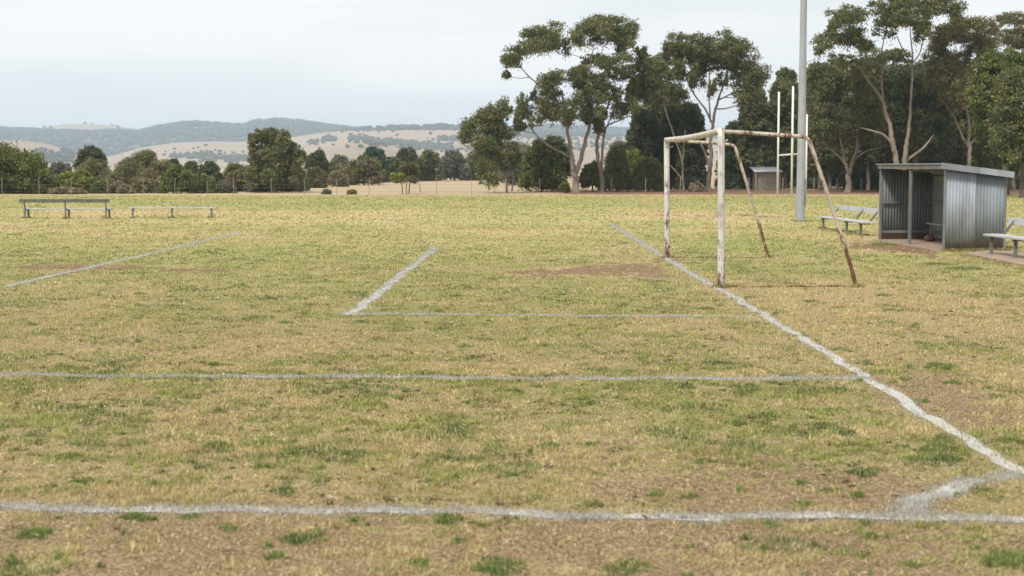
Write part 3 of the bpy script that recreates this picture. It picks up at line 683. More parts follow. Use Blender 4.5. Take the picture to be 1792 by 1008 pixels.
def tree(name, label, cat, d, trunks, clumps, pal='gum', bark='bark_mid', seed=1, zf=(1, 0, 0), leaf=.138, dens=1.0, spread=None,
         group=None, grow=1.58, lobes=18, twigs=8, basey=None, droop=.5, flat=1.0, fill=.5):
    """d distance; trunks: list of ([(px,py,r)...]) ; clumps (px,py,rx,ry) in zoomed coordinates zf=(scale,ox,oy)"""
    rr = random.Random(seed); rg = np.random.default_rng(seed)
    s_, ox, oy = zf; conv = lambda a, b: (a/s_+ox, b/s_+oy); mpp = d/FPX
    base = P(*conv(trunks[0][0][0], trunks[0][0][1]), d); base.z = 0
    root = empty(name, base, 0, label, cat, group)
    if zf[0] > 1:   # secondary clumps between and below the main ones
        clumps = list(clumps) + [(c[0]+rr.uniform(-.9, .9)*c[2], c[1]+rr.uniform(-.1, 1.1)*c[3], c[2]*rr.uniform(.5, .85), c[3]*rr.uniform(.6, .95)) for c in clumps if rr.random() < fill]
    xs = [conv(c[0], c[1])[0] for c in clumps]; cx = sum(xs)/len(xs); hw = max(8, (max(xs)-min(xs))/2+10)
    if spread is None: spread = .55
    skel = []; tb = MB()
    for ti, tr in enumerate(trunks):
        pts = []; off = 0 if ti == 0 else rr.uniform(-.4, .4); n = len(tr)
        for j, (a, b, r) in enumerate(tr):
            p = P(*conv(a, b), d)
            if ti == 0 and j == 0: p.z = -.15
            elif tr[0][1] >= trunks[0][0][1]-2 and j == 0: p.z = -.15
            p.y += off*j/max(1, n-1)*2; pts.append(p)
        sm = catmull(pts); rad = list(np.interp(np.linspace(0, n-1, len(sm)), range(n), [t[2] for t in tr]))
        if ti == 0 or tr[0][1] >= trunks[0][0][1]-2: rad[0] *= 1.45; rad[1] *= 1.15
        sm = [p+Vector((rr.uniform(-1, 1), rr.uniform(-1, 1), 0))*rad[k]*.22 if k else p for k, p in enumerate(sm)]
        rad = [q*.7 for q in rad]; tb.tube(sm, rad, 8); skel += [(p, r, k) for k, (p, r) in enumerate(zip(sm, rad))]
    L = []
    cl = []
    for (a, b, rx, ry) in clumps:
        px, py = conv(a, b); w_ = spread*hw*mpp*math.sqrt(max(.05, 1-min(1, ((px-cx)/hw)**2)))
        p = P(px, py, d + rr.uniform(-1, 1)*w_); cl.append((p, rx/s_*mpp*grow*.96, ry/s_*mpp*grow*1.22))
    tips = [sk for sk in skel]
    cl.sort(key=lambda c: min((c[0]-t[0]).length for t in tips))
    for p, rx, rz in cl:
        ry = (rx+rz)/2
        tgt = p + Vector((0, 0, -rz*.35))
        best = min(skel, key=lambda t: (t[0]-tgt).length + max(0, t[0].z-tgt.z)*2.2 + (0 if t[0].z > .8 else 3))
        a, ra, _ = best; ln = (tgt-a).length
        if ln > .15:
            r0 = min(ra*.72, .022+ln*.028); r1 = max(.012, r0*.45)
            side = Vector((rr.uniform(-1, 1), rr.uniform(-1, 1), rr.uniform(-.3, .6)))*ln*.10
            m1 = a.lerp(tgt, .35)+side; m2 = a.lerp(tgt, .7)+side*.6+Vector((0, 0, ln*.04))
            br = catmull([a, m1, m2, tgt], 4); rad = list(np.linspace(r0, r1, len(br)))
            tb.tube(br, rad, 6); skel += [(q, r, 1) for q, r in zip(br[2:], rad[2:])]
        else: r1 = .02
        for k in range(lobes):
            th = rr.uniform(0, 6.283); e = rr.uniform(-.45, .9); rad_ = rr.uniform(.3, .8)
            o = Vector((math.cos(th)*rx*rad_*math.sqrt(1-min(.8, e*e*.6)), math.sin(th)*ry*rad_, e*rz*.75))
            q = p+o; f = rr.uniform(.24, .46)
            L.append((q.x, q.y, q.z, rx*f, ry*f, rz*f*flat))
            if k < twigs:
                mid = tgt.lerp(q, .5)+Vector((0, 0, -.1*rz)); tb.tube([tgt, mid, q+Vector((0, 0, rz*.1))], [r1*.7, r1*.5, .008], 4, False)
    trunk = tb.build('trunk', M[bark], root, True, origin=tuple(base))
    co, q, c = foliage(L, PAL[pal], dens, leaf, rg, droop)
    mesh_np('crown', co, q, None, M['leaf'], root, c, False, tuple(base))
    return root
def dome(x0, x1, top, base, seed, n=None, low=.03, lumpy=.2):
    """clumps (px) that fill a rounded outline"""
    rr = random.Random(seed*13+1); cx, hw = (x0+x1)/2, (x1-x0)/2; H = base-top; r = max(5, min(hw, H)*.30)
    n = n or int(max(8, 2.4*(hw*2*H)/(r*r*2.2))); out_ = []
    for k in range(n):
        t = (k+.5)/n; u = rr.uniform(-1, 1); prof = math.sqrt(max(0, 1-abs(u)**2.3))*(1-lumpy*rr.random())
        y1_ = base-H*prof+r*.8; y0_ = base-H*low-r*.4
        y = y1_ if rr.random() < .45 else rr.uniform(min(y1_, y0_), max(y1_, y0_))
        out_.append((cx+u*(hw-r*.7), y, r*rr.uniform(.8, 1.25), r*rr.uniform(.7, 1.05)))
    return out_
def bush(name, label, cat, x0, x1, top, base, d, pal, seed, **kw):
    low = kw.pop('low', .02); n = kw.pop('n', None); bark = kw.pop('bark', 'bark_dark'); lumpy = kw.pop('lumpy', .2); tr = kw.pop('tr', .11)
    cx = (x0+x1)/2; gy = CYP+FPX*math.tan(math.atan(CAMH/d)-PITCH)
    H = base-top
    trunks = [[(cx, gy, tr), (cx+random.Random(seed).uniform(-2, 2), gy-(gy-top)*.3, tr*.8), (cx+random.Random(seed).uniform(-5, 5), top+H*.4, tr*.5)]]
    return tree(name, label, cat, d, trunks, dome(x0, x1, top, base, seed, n, low, lumpy), pal, bark, seed, **kw)
Z3 = (2.8, 780, 0); Z4 = (2.8, 1100, 0); Z5 = (2.964, 1400, 0)
# the tall spreading gum left of the goal
tree('gum_tree', 'tall spreading gum with forked pale trunk left of the goal, highest of the middle group', 'tree', 108,
     [[(638,938,.40),(636,880,.33),(628,830,.31),(616,765,.23),(606,700,.19),(592,620,.15),(578,520,.11),(570,440,.07)],
      [(636,850,.26),(662,780,.22),(682,700,.20),(700,640,.17),(728,550,.14),(765,470,.11),(792,390,.09),(770,280,.06)],
      [(618,770,.12),(560,745,.11),(500,712,.10),(455,675,.09),(410,620,.07)],
      [(728,550,.10),(700,430,.08),(705,330,.07),(720,250,.05)],
      [(590,600,.09),(530,470,.08),(460,420,.07),(400,370,.06),(360,320,.05)]],
     [(520,165,58,36),(425,165,42,26),(440,215,60,42),(345,272,52,36),(325,315,38,24),(590,245,22,36),(298,372,16,16),(500,232,66,36),(395,240,34,26),
      (735,128,62,34),(680,185,60,42),(800,150,66,40),(875,185,55,46),(780,200,80,34),(862,245,28,32),(640,205,26,30),(905,150,30,26),
      (735,300,58,22),(840,325,66,34),(895,365,46,30),(690,320,26,20),
      (560,395,56,32),(520,440,62,46),(500,500,44,44),(545,560,74,40),(612,545,44,52),(700,430,66,52),(735,478,62,40),(800,478,46,46),(650,370,34,30),
      (690,545,30,38),(690,575,26,24),(640,500,26,30),(380,505,26,34),(362,585,20,44),(430,480,16,26),(400,565,34,34),(445,600,30,24),(375,630,24,20),
      (890,540,28,28),(915,520,28,30),(838,560,30,36),(600,590,22,26),(760,560,26,24)], 'gum', 'bark_pale', 11, Z3, group=None)
tree('gum_tree', 'slender white-trunked gum standing close right of the tall forked gum', 'tree', 109.5,
     [[(766,935,.26),(764,870,.22),(752,810,.17),(742,760,.2),(742,700,.18),(752,640,.14),(778,560,.11),(810,480,.08)],
      [(764,850,.15),(766,760,.13),(772,700,.11),(790,620,.09),(850,590,.06),(895,570,.05)],
      [(790,620,.07),(860,460,.05),(930,400,.04)]],
     [(955,255,26,20),(970,270,20,20),(965,310,38,24),(1010,330,38,30),(940,420,40,36),(985,400,44,34),(980,480,32,32),(1020,370,40,32),(1050,340,34,30),
      (925,350,26,22),(760,625,26,38),(730,610,16,26),(905,470,22,28),(1040,440,36,26),(990,440,30,24)], 'gum', 'bark_pale', 12, Z3)
tree('gum_tree', 'bushy grey-green gum with leaning thin stems at left end of the middle group', 'tree', 106,
     [[(300,940,.13),(296,860,.11),(270,790,.09),(235,700,.07),(200,610,.05)],[(325,936,.09),(330,850,.07),(300,760,.06),(285,640,.05),(275,560,.03)],
      [(212,930,.06),(205,880,.05),(190,800,.05)]],
     [(205,565,38,34),(200,610,62,44),(140,640,54,40),(250,650,62,42),(120,680,38,30),(180,710,66,40),(272,525,28,36),(310,550,16,18),(285,570,22,24),(300,665,30,30),
      (195,765,58,36),(240,740,40,36),(200,830,36,34),(215,890,34,34),(185,860,24,26),(280,770,40,36),(320,740,34,30),(300,820,30,26),(240,600,36,30),(105,640,22,22),(340,790,26,26)],
     'olive', 'bark_mid', 13, Z3, leaf=.14, dens=.95)
bush('shrub', 'broad deep green bush left of the forked gum trunk', 'shrub', 912, 985, 252, 334, 112, 'green', 21, leaf=.19, dens=1.1)
bush('gum_tree', 'dark leaning small tree with crooked stem just left of the forked trunk', 'tree', 940, 1000, 240, 318, 118, 'dark', 22, bark='bark_dark', low=.25, tr=.16, dens=.8)
bush('shrub', 'low round grey-green shrub in front of the forked gum trunk', 'shrub', 982, 996, 322, 334, 106, 'green', 23, leaf=.12, n=6)
bush('shrub', 'dark bush between the forked trunk and the white trunk', 'shrub', 1016, 1058, 284, 332, 114, 'green', 24, low=.1)
bush('shrub', 'dark green bush right of the white-trunked gum', 'shrub', 1060, 1102, 258, 334, 113, 'olive', 25)
bush('shrub', 'yellow-green bush left of the far goal post', 'shrub', 1072, 1128, 262, 322, 121, 'bright', 26, low=.1)
bush('shrub', 'low green bush beside the far goal post foot', 'shrub', 1108, 1160, 278, 332, 113, 'green', 27)
bush('gum_tree', 'grey-green tree filling behind the forked gum trunk', 'tree', 880, 960, 258, 320, 150, 'grey', 28)
bush('gum_tree', 'pale olive tree far behind the white-trunked gum', 'tree', 1060, 1110, 248, 318, 160, 'grey', 29)
# second tall gum, behind the goal
tree('gum_tree', 'tall round-topped gum with twin upper stems rising behind the soccer goal', 'tree', 114,
     [[(395,915,.27),(396,850,.24),(405,780,.22),(402,700,.2),(412,620,.17),(420,560,.15),(440,490,.12),(470,400,.09),(500,310,.06)],
      [(400,830,.14),(380,760,.12),(355,700,.1),(330,650,.07)],[(412,610,.12),(380,540,.1),(330,470,.08),(290,390,.07),(270,300,.05)],
      [(440,490,.09),(520,450,.07),(590,400,.05)],[(402,600,.09),(395,470,.07),(400,340,.05)]],
     [(232,232,40,40),(300,215,56,34),(350,235,50,34),(330,275,66,42),(270,295,50,44),(460,212,56,38),(520,240,56,44),(400,250,56,36),(560,300,54,50),(490,300,56,36),
      (600,360,36,36),(648,375,46,34),(630,405,40,28),(420,330,76,26),(250,350,34,34),(345,395,36,42),(555,450,40,42),(600,450,44,38),(560,500,34,28),
      (345,320,46,30),(390,300,50,30),(460,400,26,30),(410,440,20,30),(200,250,24,28),(540,350,40,36),(320,360,22,30)], 'gum', 'bark_mid', 31, Z4)
tree('gum_tree', 'olive gum with drooping crown between the two tallest gums', 'tree', 119,
     [[(270,925,.14),(266,860,.12),(262,780,.11),(240,720,.09),(215,640,.08),(180,540,.07),(150,440,.05)],[(266,880,.09),(225,830,.06),(200,800,.04)],[(264,800,.09),(270,720,.07),(275,640,.05)]],
     [(130,330,44,36),(95,375,50,36),(60,420,50,36),(175,345,36,36),(130,420,50,36),(200,420,52,44),(240,455,44,36),(210,470,50,34),(170,300,34,24),(40,470,36,26),(255,490,40,30),
      (150,470,34,24),(100,330,30,24)], 'gum', 'bark_pale', 32, Z4)
DK = [('grey-green tree filling behind the goal, left of the twin-stemmed gum', 1120,1200,150,300,126),
      ('olive tree filling right of the twin-stemmed gum under its crown', 1290,1350,160,300,124),
      ('dark rounded tree behind the far goal post, left of its top', 1092,1160,196,334,122),
      ('broad black-green tree under the drooping olive gum behind the crossbar', 1140,1208,182,334,124),
      ('dark tree directly behind the goal crossbar centre', 1186,1236,180,334,121),
      ('dark green tree right of the near goal post top', 1258,1318,214,334,125),
      ('dense dark tree behind the curved rear stay of the far post', 1296,1346,150,300,128),
      ('dark olive tree with ragged top behind the white football posts', 1340,1400,142,318,126),
      ('shadowy tree between the small shed and the light pole', 1352,1420,230,330,133)]
for k, (lb, a, b, t, bs, d) in enumerate(DK):
    bush('gum_tree', lb, 'tree', a, b, t, bs, d, 'dark' if k not in (0, 1, 6, 7) else 'olive', 40+k, low=.0, tr=.2, leaf=.18, dens=1.1, bark='bark_mid')
bush('gum_tree', 'small rounded gum top showing just left of the light pole', 'tree', 1352, 1398, 118, 200, 131, 'gum', 49, tr=.2, bark='bark_mid', low=0, dens=.8)
bush('shrub', 'straw-coloured dry bush on the bank behind the near goal post', 'shrub', 1206, 1236, 320, 335, 112, 'dry', 50, leaf=.14, n=8)
# right-hand group
tree('gum_tree', 'tallest gum right of the light pole with airy flat-topped crown above the shelter', 'tree', 104,
     [[(520,985,.34),(505,880,.30),(492,800,.27),(480,740,.25),(468,660,.21),(445,590,.18),(428,520,.15),(380,450,.13),(335,390,.10),(300,320,.07)],
      [(538,985,.30),(540,850,.26),(548,760,.22),(560,680,.17),(570,560,.13),(580,330,.10),(575,250,.07),(565,150,.05)],
      [(485,750,.14),(440,700,.12),(390,680,.10),(320,660,.025)],[(545,840,.15),(600,800,.14),(650,760,.12),(700,700,.03)],
      [(430,520,.10),(420,400,.08),(420,250,.06),(440,150,.04)],[(580,330,.07),(530,260,.06),(490,190,.05)],[(580,330,.07),(620,270,.06),(655,110,.04)]],
     [(255,78,66,34),(190,112,44,38),(295,100,56,32),(165,150,26,26),(130,235,52,40),(98,270,22,28),(200,215,48,30),(290,205,56,44),(320,240,36,34),(250,180,32,24),
      (410,42,46,26),(440,105,62,38),(520,25,52,40),(600,10,56,30),(700,30,66,36),(760,48,60,32),(812,62,40,36),(560,120,66,28),(645,150,34,52),(610,140,46,28),(440,165,50,38),
      (500,60,40,36),(490,290,52,26),(450,300,40,24),(370,310,56,34),(330,345,50,34),(400,360,60,40),(200,315,36,22),(250,330,44,24),(660,60,40,30),(590,70,36,30)],
     'gum', 'bark_pale', 61, Z5, leaf=.14)
tree('gum_tree', 'dark heavy-crowned gum hanging over the shelter roof', 'tree', 112,
     [[(600,985,.3),(600,850,.27),(610,740,.24),(620,620,.2),(610,520,.15),(600,430,.1)],[(610,700,.16),(680,620,.12),(720,540,.1)],[(610,640,.14),(530,560,.11),(480,500,.08)]],
     [(450,420,76,54),(380,440,54,46),(540,400,70,44),(620,385,64,44),(600,460,84,54),(500,480,80,56),(560,550,96,66),(640,520,80,60),(700,470,60,52),(470,560,66,52),(420,500,52,48),
      (700,590,66,56),(640,630,80,60),(560,650,90,60),(490,650,66,52),(740,640,46,52),(690,700,62,46),(600,710,70,50),(520,400,52,40),(720,400,50,44),(760,550,34,44),(430,610,52,44),
      (740,760,50,60),(650,780,60,50),(400,680,50,46)], 'dark', 'bark_mid', 62, Z5, leaf=.16, dens=1.05)
tree('gum_tree', 'brown-tinged gum with bare slanting dead limb above the right end of shelter', 'tree', 107,
     [[(868,985,.24),(872,880,.21),(880,800,.20),(876,720,.15),(878,640,.12),(860,540,.1),(850,430,.09),(840,330,.06)],
      [(880,770,.13),(840,700,.11),(805,610,.10),(765,545,.09),(735,510,.07),(712,462,.025)],[(880,750,.1),(920,710,.09),(950,690,.02)],[(850,430,.06),(900,330,.05),(940,240,.04)]],
     [(760,190,62,36),(720,220,34,30),(850,145,72,38),(930,135,60,30),(900,195,80,44),(975,215,60,46),(800,170,60,32),(720,285,54,36),(690,320,44,36),(1000,160,34,26),
      (770,330,56,44),(830,345,60,40),(800,420,72,56),(860,400,50,52),(880,470,36,40),(770,480,52,48),(820,520,34,34),(930,270,50,36),(850,285,36,18),(750,400,56,46),(960,290,44,34),(850,510,26,34),(700,420,46,46)],
     'rust', 'bark_pale', 63, Z5, leaf=.14)
tree('gum_tree', 'small brown-topped gum crown at the far right behind the bright tree', 'tree', 118,
     [[(1110,985,.2),(1100,700,.16),(1090,400,.12),(1085,250,.08),(1080,180,.05)]],
     [(1070,105,44,24),(1110,100,44,22),(1150,120,34,28),(1060,190,36,22),(1110,205,56,34),(1160,190,40,36),(1130,240,50,24)], 'rust', 'bark_mid', 64, Z5)
tree('leafy_tree', 'big rounded bright green tree at the right edge beside the shelter', 'tree', 96,
     [[(1060,1000,.28),(1060,850,.25),(1055,700,.2),(1040,560,.15),(1040,450,.1)],[(1058,760,.15),(1110,640,.12),(1140,520,.09)]],
     [(1050,310,62,34),(1000,345,60,44),(1090,340,60,40),(960,400,52,46),(1040,400,84,60),(1120,370,56,46),(930,460,50,50),(1000,480,76,60),(920,530,46,54),(980,560,66,60),
      (960,620,50,52),(1010,650,50,50),(1140,320,40,36),(940,680,32,40)], 'green', 'bark_dark', 65, Z5, leaf=.17, dens=1.25, droop=.2)
tree('leafy_tree', 'nearest olive-green tree cut by the right frame edge, in front of the rounded one', 'tree', 90,
     [[(1150,1010,.28),(1150,850,.24),(1145,700,.2),(1140,580,.14),(1150,450,.1)],[(1148,760,.15),(1100,660,.11),(1080,560,.08)]],
     [(1110,420,64,40),(1160,400,54,36),(1060,480,52,44),(1130,490,76,54),(1190,470,60,60),(1080,560,60,52),(1150,580,80,60),(1060,640,62,54),(1130,670,82,64),(1190,620,50,60),
      (1080,730,66,54),(1150,760,80,60),(1060,790,44,40),(1110,820,60,44),(1180,820,60,50),(1240,540,60,70),(1250,700,70,80)], 'olive', 'bark_dark', 66, Z5, leaf=.17, dens=1.25, droop=.2)
tree('gum_tree', 'dark tree trunk and low foliage right behind the shelter back corner', 'tree', 99,
     [[(1078,985,.22),(1080,900,.2),(1085,800,.18),(1080,740,.12)]],
     [(1080,760,50,40),(1040,790,44,40),(1110,790,46,40),(1090,840,50,40),(1130,850,40,36),(1050,850,40,34)], 'dark', 'bark_dark', 67, Z5, leaf=.2)
bush('shrub', 'yellow-green round bush left behind the shelter roof end', 'shrub', 1645, 1700, 246, 330, 116, 'bright', 68, leaf=.16, dens=1.2)
bush('shrub', 'darker green bush right behind the shelter roof end', 'shrub', 1695, 1765, 240, 330, 112, 'green', 69, leaf=.17, dens=1.1)
tree('gum_tree', 'gum with low forked white-streaked trunk left of the shelter', 'tree', 109,
     [[(250,978,.36),(250,920,.28),(252,890,.26),(236,850,.18),(205,815,.14),(160,775,.11),(110,740,.03)],
      [(254,900,.2),(275,850,.17),(295,790,.15),(325,740,.11),(328,700,.03)],[(262,890,.16),(268,830,.13),(300,750,.1)],
      [(280,830,.1),(340,785,.09),(400,770,.07),(440,750,.02)],[(290,800,.14),(300,650,.12),(290,520,.1),(270,420,.07)],[(236,850,.12),(200,700,.1),(170,560,.08)]],
     [(110,385,66,38),(60,400,40,34),(135,430,50,42),(195,430,50,48),(85,470,48,40),(230,480,66,56),(290,440,60,50),(330,455,50,46),(130,540,56,30),(320,520,60,50),(380,560,52,44),
      (230,560,54,40),(300,600,72,52),(200,640,70,48),(130,640,56,44),(90,600,48,40),(380,630,52,44),(80,690,52,48),(150,700,60,40),(250,680,76,44),(350,690,64,36),(110,750,50,30),
      (400,720,50,40),(240,400,60,30),(280,380,50,30)], 'olive', 'bark_pale', 70, Z5, leaf=.15, dens=.95)
DK2 = [('black-green thicket tree behind the forked white-streaked trunk', 1405,1480,225,334,126),
       ('shaded tree between the streaked trunk and the twin trunks', 1478,1545,200,334,122),
       ('shaded tree rising behind the shelter roof left end', 1530,1600,190,334,124),
       ('shaded tree rising behind the shelter roof middle', 1585,1660,180,334,126),
       ('deep dark tree behind the slanting dead limb', 1640,1712,165,334,124),
       ('dark tree behind the right frame edge trees', 1700,1800,150,334,122)]
DK2 += [('grey-green mid-height tree filling the gap between streaked trunk and light pole', 1412,1490,150,300,118),
        ('grey-green mid-height tree between the streaked trunk tree and the tallest gum', 1480,1560,150,300,117),
        ('olive tree filling under the tallest gum crown on its right', 1560,1650,130,300,118),
        ('olive tree filling under the brown-tinged gum crown', 1640,1720,130,290,116)]
for k, (lb, a, b, t, bs, d) in enumerate(DK2):
    bush('gum_tree', lb, 'tree', a, b, t, bs, d, 'dark' if k < 6 else 'olive', 80+k, low=0, tr=.22, leaf=.19, dens=1.0, bark='bark_mid')
bush('gum_tree', 'rounded gum top just right of the light pole', 'tree', 1406, 1462, 118, 190, 122, 'olive', 88, tr=.2, bark='bark_mid')
# left-hand belt
B = [('shrub','big glossy dark green bush at the left frame edge','shrub',-60,88,263,340,104,'green',101,dict(leaf=.17,dens=1.25,droop=.2)),
     ('gum_tree','grey drab tree right behind the big left edge bush','tree',82,130,285,336,128,'grey',102,{}),
     ('gum_tree','flat-topped umbrella-like dark gum near the left','tree',134,186,260,300,126,'dark',103,dict(low=.1,tr=.16)),
     ('gum_tree','drab olive tree under the umbrella-like gum','tree',128,200,284,334,124,'brown',104,{}),
     ('shrub','round yellow-green bush behind the backed bench','shrub',100,170,300,338,105,'bright',105,dict(leaf=.15,dens=1.25,droop=.2)),
     ('shrub','small green bush right of the round yellow-green bush','shrub',160,190,319,339,104,'green',106,dict(leaf=.14)),
     ('gum_tree','dark olive tree with knobbly top above the gap between the two left benches','tree',205,290,266,332,128,'olive',107,{}),
     ('gum_tree','brownish low tree in front of the knobbly-topped tree','tree',186,260,290,338,116,'brown',108,{}),
     ('gum_tree','drab brown tree right of the knobbly-topped tree','tree',250,312,287,338,118,'brown',109,{}),
     ('shrub','deep green round bush above the backless bench','shrub',284,348,296,339,105,'green',110,dict(leaf=.15,dens=1.25,droop=.2)),
     ('shrub','smaller green bush at the right side of the deep green round bush','shrub',342,378,310,339,106,'green',111,dict(leaf=.15)),
     ('gum_tree','grey-green tree behind the deep green round bush','tree',312,352,284,330,134,'olive',112,{}),
     ('gum_tree','rounded dark tree right of centre above the small green bush','tree',345,388,286,330,132,'dark',113,{}),
     ('gum_tree','olive low tree just left of the lone big round gum','tree',388,440,289,334,124,'olive',114,{}),
     ('shrub','rust-tipped shrub below the olive low tree','shrub',392,432,302,337,112,'rust',115,{}),
     ('gum_tree','small umbrella-crowned gum right of the lone big gum','tree',537,574,265,300,152,'dark',116,dict(low=.15)),
     ('gum_tree','hazy blue-green tree seen between umbrella-crowned gum and dark pine','tree',575,614,275,316,260,'grey',117,dict(leaf=.4)),
     ('gum_tree','mid green tree behind the two round brown shrubs','tree',552,612,288,318,180,'olive',118,dict(leaf=.3)),
     ('shrub','round dark shrub with rusty rim right of lone big gum','shrub',533,571,294,329,132,'rust',119,dict(dens=1.2)),
     ('shrub','smaller rounded brown shrub left of the dark pine','shrub',572,606,302,326,140,'brown',120,{}),
     ('pine_tree','dense blue-green pine-like tree in the middle of the belt','tree',622,684,264,320,178,'pine',121,dict(leaf=.26,dens=1.2)),
     ('gum_tree','olive brown tree in front of the blue-green pine','tree',605,668,277,322,152,'rust',122,dict(leaf=.24)),
     ('gum_tree','dark round-headed tree right of the pine','tree',688,734,262,318,192,'dark',123,dict(leaf=.28)),
     ('gum_tree','grey-green low tree right against the pine','tree',672,706,276,318,186,'olive',124,dict(leaf=.28)),
     ('gum_tree','dull olive tree behind the two-headed small tree','tree',728,776,268,317,196,'olive',125,dict(leaf=.28)),
     ('gum_tree','grey pale-stemmed tree in the distance at paddock top','tree',768,822,270,314,204,'grey',126,dict(leaf=.3,bark='bark_pale',tr=.3)),
     ('gum_tree','dull dark tree partly hidden by the bushy grey-green gum','tree',806,870,268,316,208,'olive',127,dict(leaf=.3)),
     ('gum_tree','low dark tree far behind the stems of the bushy gum','tree',860,930,266,318,200,'dark',128,dict(leaf=.3)),
     ('shrub','grey scrub below the lone big gum on its left','shrub',428,476,312,337,110,'grey',129,{}),
     ('shrub','grey scrub below the lone big gum on its right','shrub',470,530,306,334,112,'grey',130,{}),
     ('shrub','dry brown scrub at the fence behind the backed bench right end','shrub',182,232,322,340,104,'dry',131,dict(leaf=.15)),
     ('shrub','drab scrub at the fence between the two left benches','shrub',224,290,316,340,106,'brown',132,{}),
     ('shrub','pale dry scrub under the round yellow-green bush','shrub',84,150,330,341,102,'dry',133,dict(leaf=.12)),
     ('shrub','drab grey scrub at the fence right of the small green bush','shrub',374,412,320,340,106,'grey',134,{}),
     ('shrub','small grey saltbush at the fence, left one of two on the paddock edge','shrub',563,577,335,340,101,'grey',135,dict(leaf=.09,n=5)),
     ('shrub','small green saltbush at the fence, right one of two on the paddock edge','shrub',608,624,335,340,101,'olive',136,dict(leaf=.09,n=5))]
SC = [(-20,60,318,'olive',108,'dark scrub at the foot of the big left edge bush'),(84,112,306,'grey',112,'grey scrub filling left of the round yellow-green bush'),
      (196,240,306,'olive',118,'olive scrub at the foot of the knobbly-topped tree'),(262,300,312,'brown',110,'brown scrub left of the deep green round bush'),
      (366,392,304,'dark',116,'dark scrub between the small green bush and the rust-tipped shrub'),(408,446,304,'brown',114,'brown scrub in front of the olive low tree'),
      (140,176,276,'brown',132,'drab tree directly under the umbrella-like gum crown'),(286,322,280,'dark',136,'dark tree left of the grey-green tree behind the round bush'),
      (496,540,300,'olive',116,'olive scrub at the right foot of the lone big gum'),(590,640,292,'olive',170,'mid-distance tree between smaller brown shrub and the pine')]
for k, (a, b, t, pl, d, lb) in enumerate(SC): B.append(('shrub', lb, 'shrub', a, b, t, min(339, 292+4843/d), d, pl, 160+k, {}))
for nm, lb, ct, a, b, t, bs, d, pl, sd, kw in B: bush(nm, lb, ct, a, b, t, bs, d, pl, sd, **kw)
Z7 = (4.073, 400, 200)
tree('gum_tree', 'lone big round gum standing above the left belt of trees', 'tree', 108,
     [[(320,560,.25),(322,480,.22),(315,400,.19),(310,330,.15),(300,250,.1)],[(322,450,.13),(400,360,.1),(440,290,.07)],[(316,420,.12),(240,340,.09),(200,270,.06)],[(310,330,.08),(360,240,.06),(380,180,.04)]],
     [(215,150,44,28),(180,190,36,30),(290,150,60,34),(250,185,56,32),(360,150,52,30),(400,185,44,40),(330,190,60,30),(200,240,50,22),(165,280,22,22),(440,235,34,32),(290,235,56,26),(380,240,40,22),
      (470,270,36,34),(510,310,34,40),(230,320,56,38),(190,370,46,44),(290,300,60,40),(360,310,56,42),(430,330,50,44),(500,380,44,46),(250,390,66,48),(340,390,66,48),(430,400,56,46),(170,440,46,46),
      (250,460,66,44),(340,460,66,44),(430,470,56,40),(500,450,36,40),(200,500,46,24),(300,500,66,24)], 'olive', 'bark_mid', 140, Z7, leaf=.14, dens=1.05)
tree('small_tree', 'small two-headed tree with bare thin stems at the paddock fence', 'tree', 101,
     [[(1240,560,.05),(1238,520,.045),(1228,490,.04),(1210,465,.03)],[(1270,560,.05),(1268,520,.045),(1275,480,.04),(1290,440,.035),(1290,390,.03)]],
     [(1180,450,26,18),(1210,455,30,22),(1235,450,18,16),(1200,470,22,12)], 'bright', 'bark_dark', 141, Z7, leaf=.12)
tree('small_tree', 'small square-topped rusty tree beside the two-headed small tree', 'tree', 104,
     [[(1285,560,.06),(1290,500,.05),(1290,440,.04),(1290,390,.03)],[(1365,555,.03),(1362,510,.03),(1340,470,.02)]],
     [(1260,375,26,18),(1290,370,34,16),(1325,375,28,20),(1260,405,28,18),(1300,410,40,22),(1335,410,22,24),(1290,445,42,20),(1260,470,26,14),(1320,465,30,14)], 'rust', 'bark_dark', 142, Z7, leaf=.13)
# ------------------------------------------------------------------ fence
def make_fence():
    ln = [(-180, 341), (825, 341), (944, 336.5), (1100, 336), (1560, 335.5), (1960, 338)]
    base = G(-180, 341); root = empty('wire_fence', base, 0, 'long post and wire fence along the far edge of the field', 'fence')
    def at(px): return G(px, float(np.interp(px, [a for a, b in ln], [b for a, b in ln])))
    left = [-170,-115,-55,4,69,125,188,251,306,363,409,475,533,589,646,711,764,825]
    right = [885,944,1005,1070,1130,1190,1250,1310,1370,1424,1465,1507,1560,1620,1680,1740,1800,1870,1940]
    mb = MB(); mb.tube([(0,0,-.1),(0,0,1.12)], [.038,.034], 7); me = None
    tops = []
    for k, px in enumerate(left+right):
        p = at(px); h = 1.08 if px < 860 else 1.02; rr = random.Random(k)
        if me is None: o = mb.build('post', M['wood_post'], root); me = o.data
        else: o = bpy.data.objects.new('post', me); C.objects.link(o); o.parent = root
        thin = .5 if px < 860 else 1.0
        o.location = p-base; o.rotation_euler = (rr.uniform(-.03, .03), rr.uniform(-.03, .03), 0); o.scale = (thin, thin, h/1.08)
        tops.append((p-base, h))
    for z in (.2, .42, .64, .86, 1.0):
        w_ = MB(); w_.tube([p+Vector((0, -.03, z*h)) for p, h in tops], .0035, 4); w_.build('wire', M['wire'], root)
make_fence()
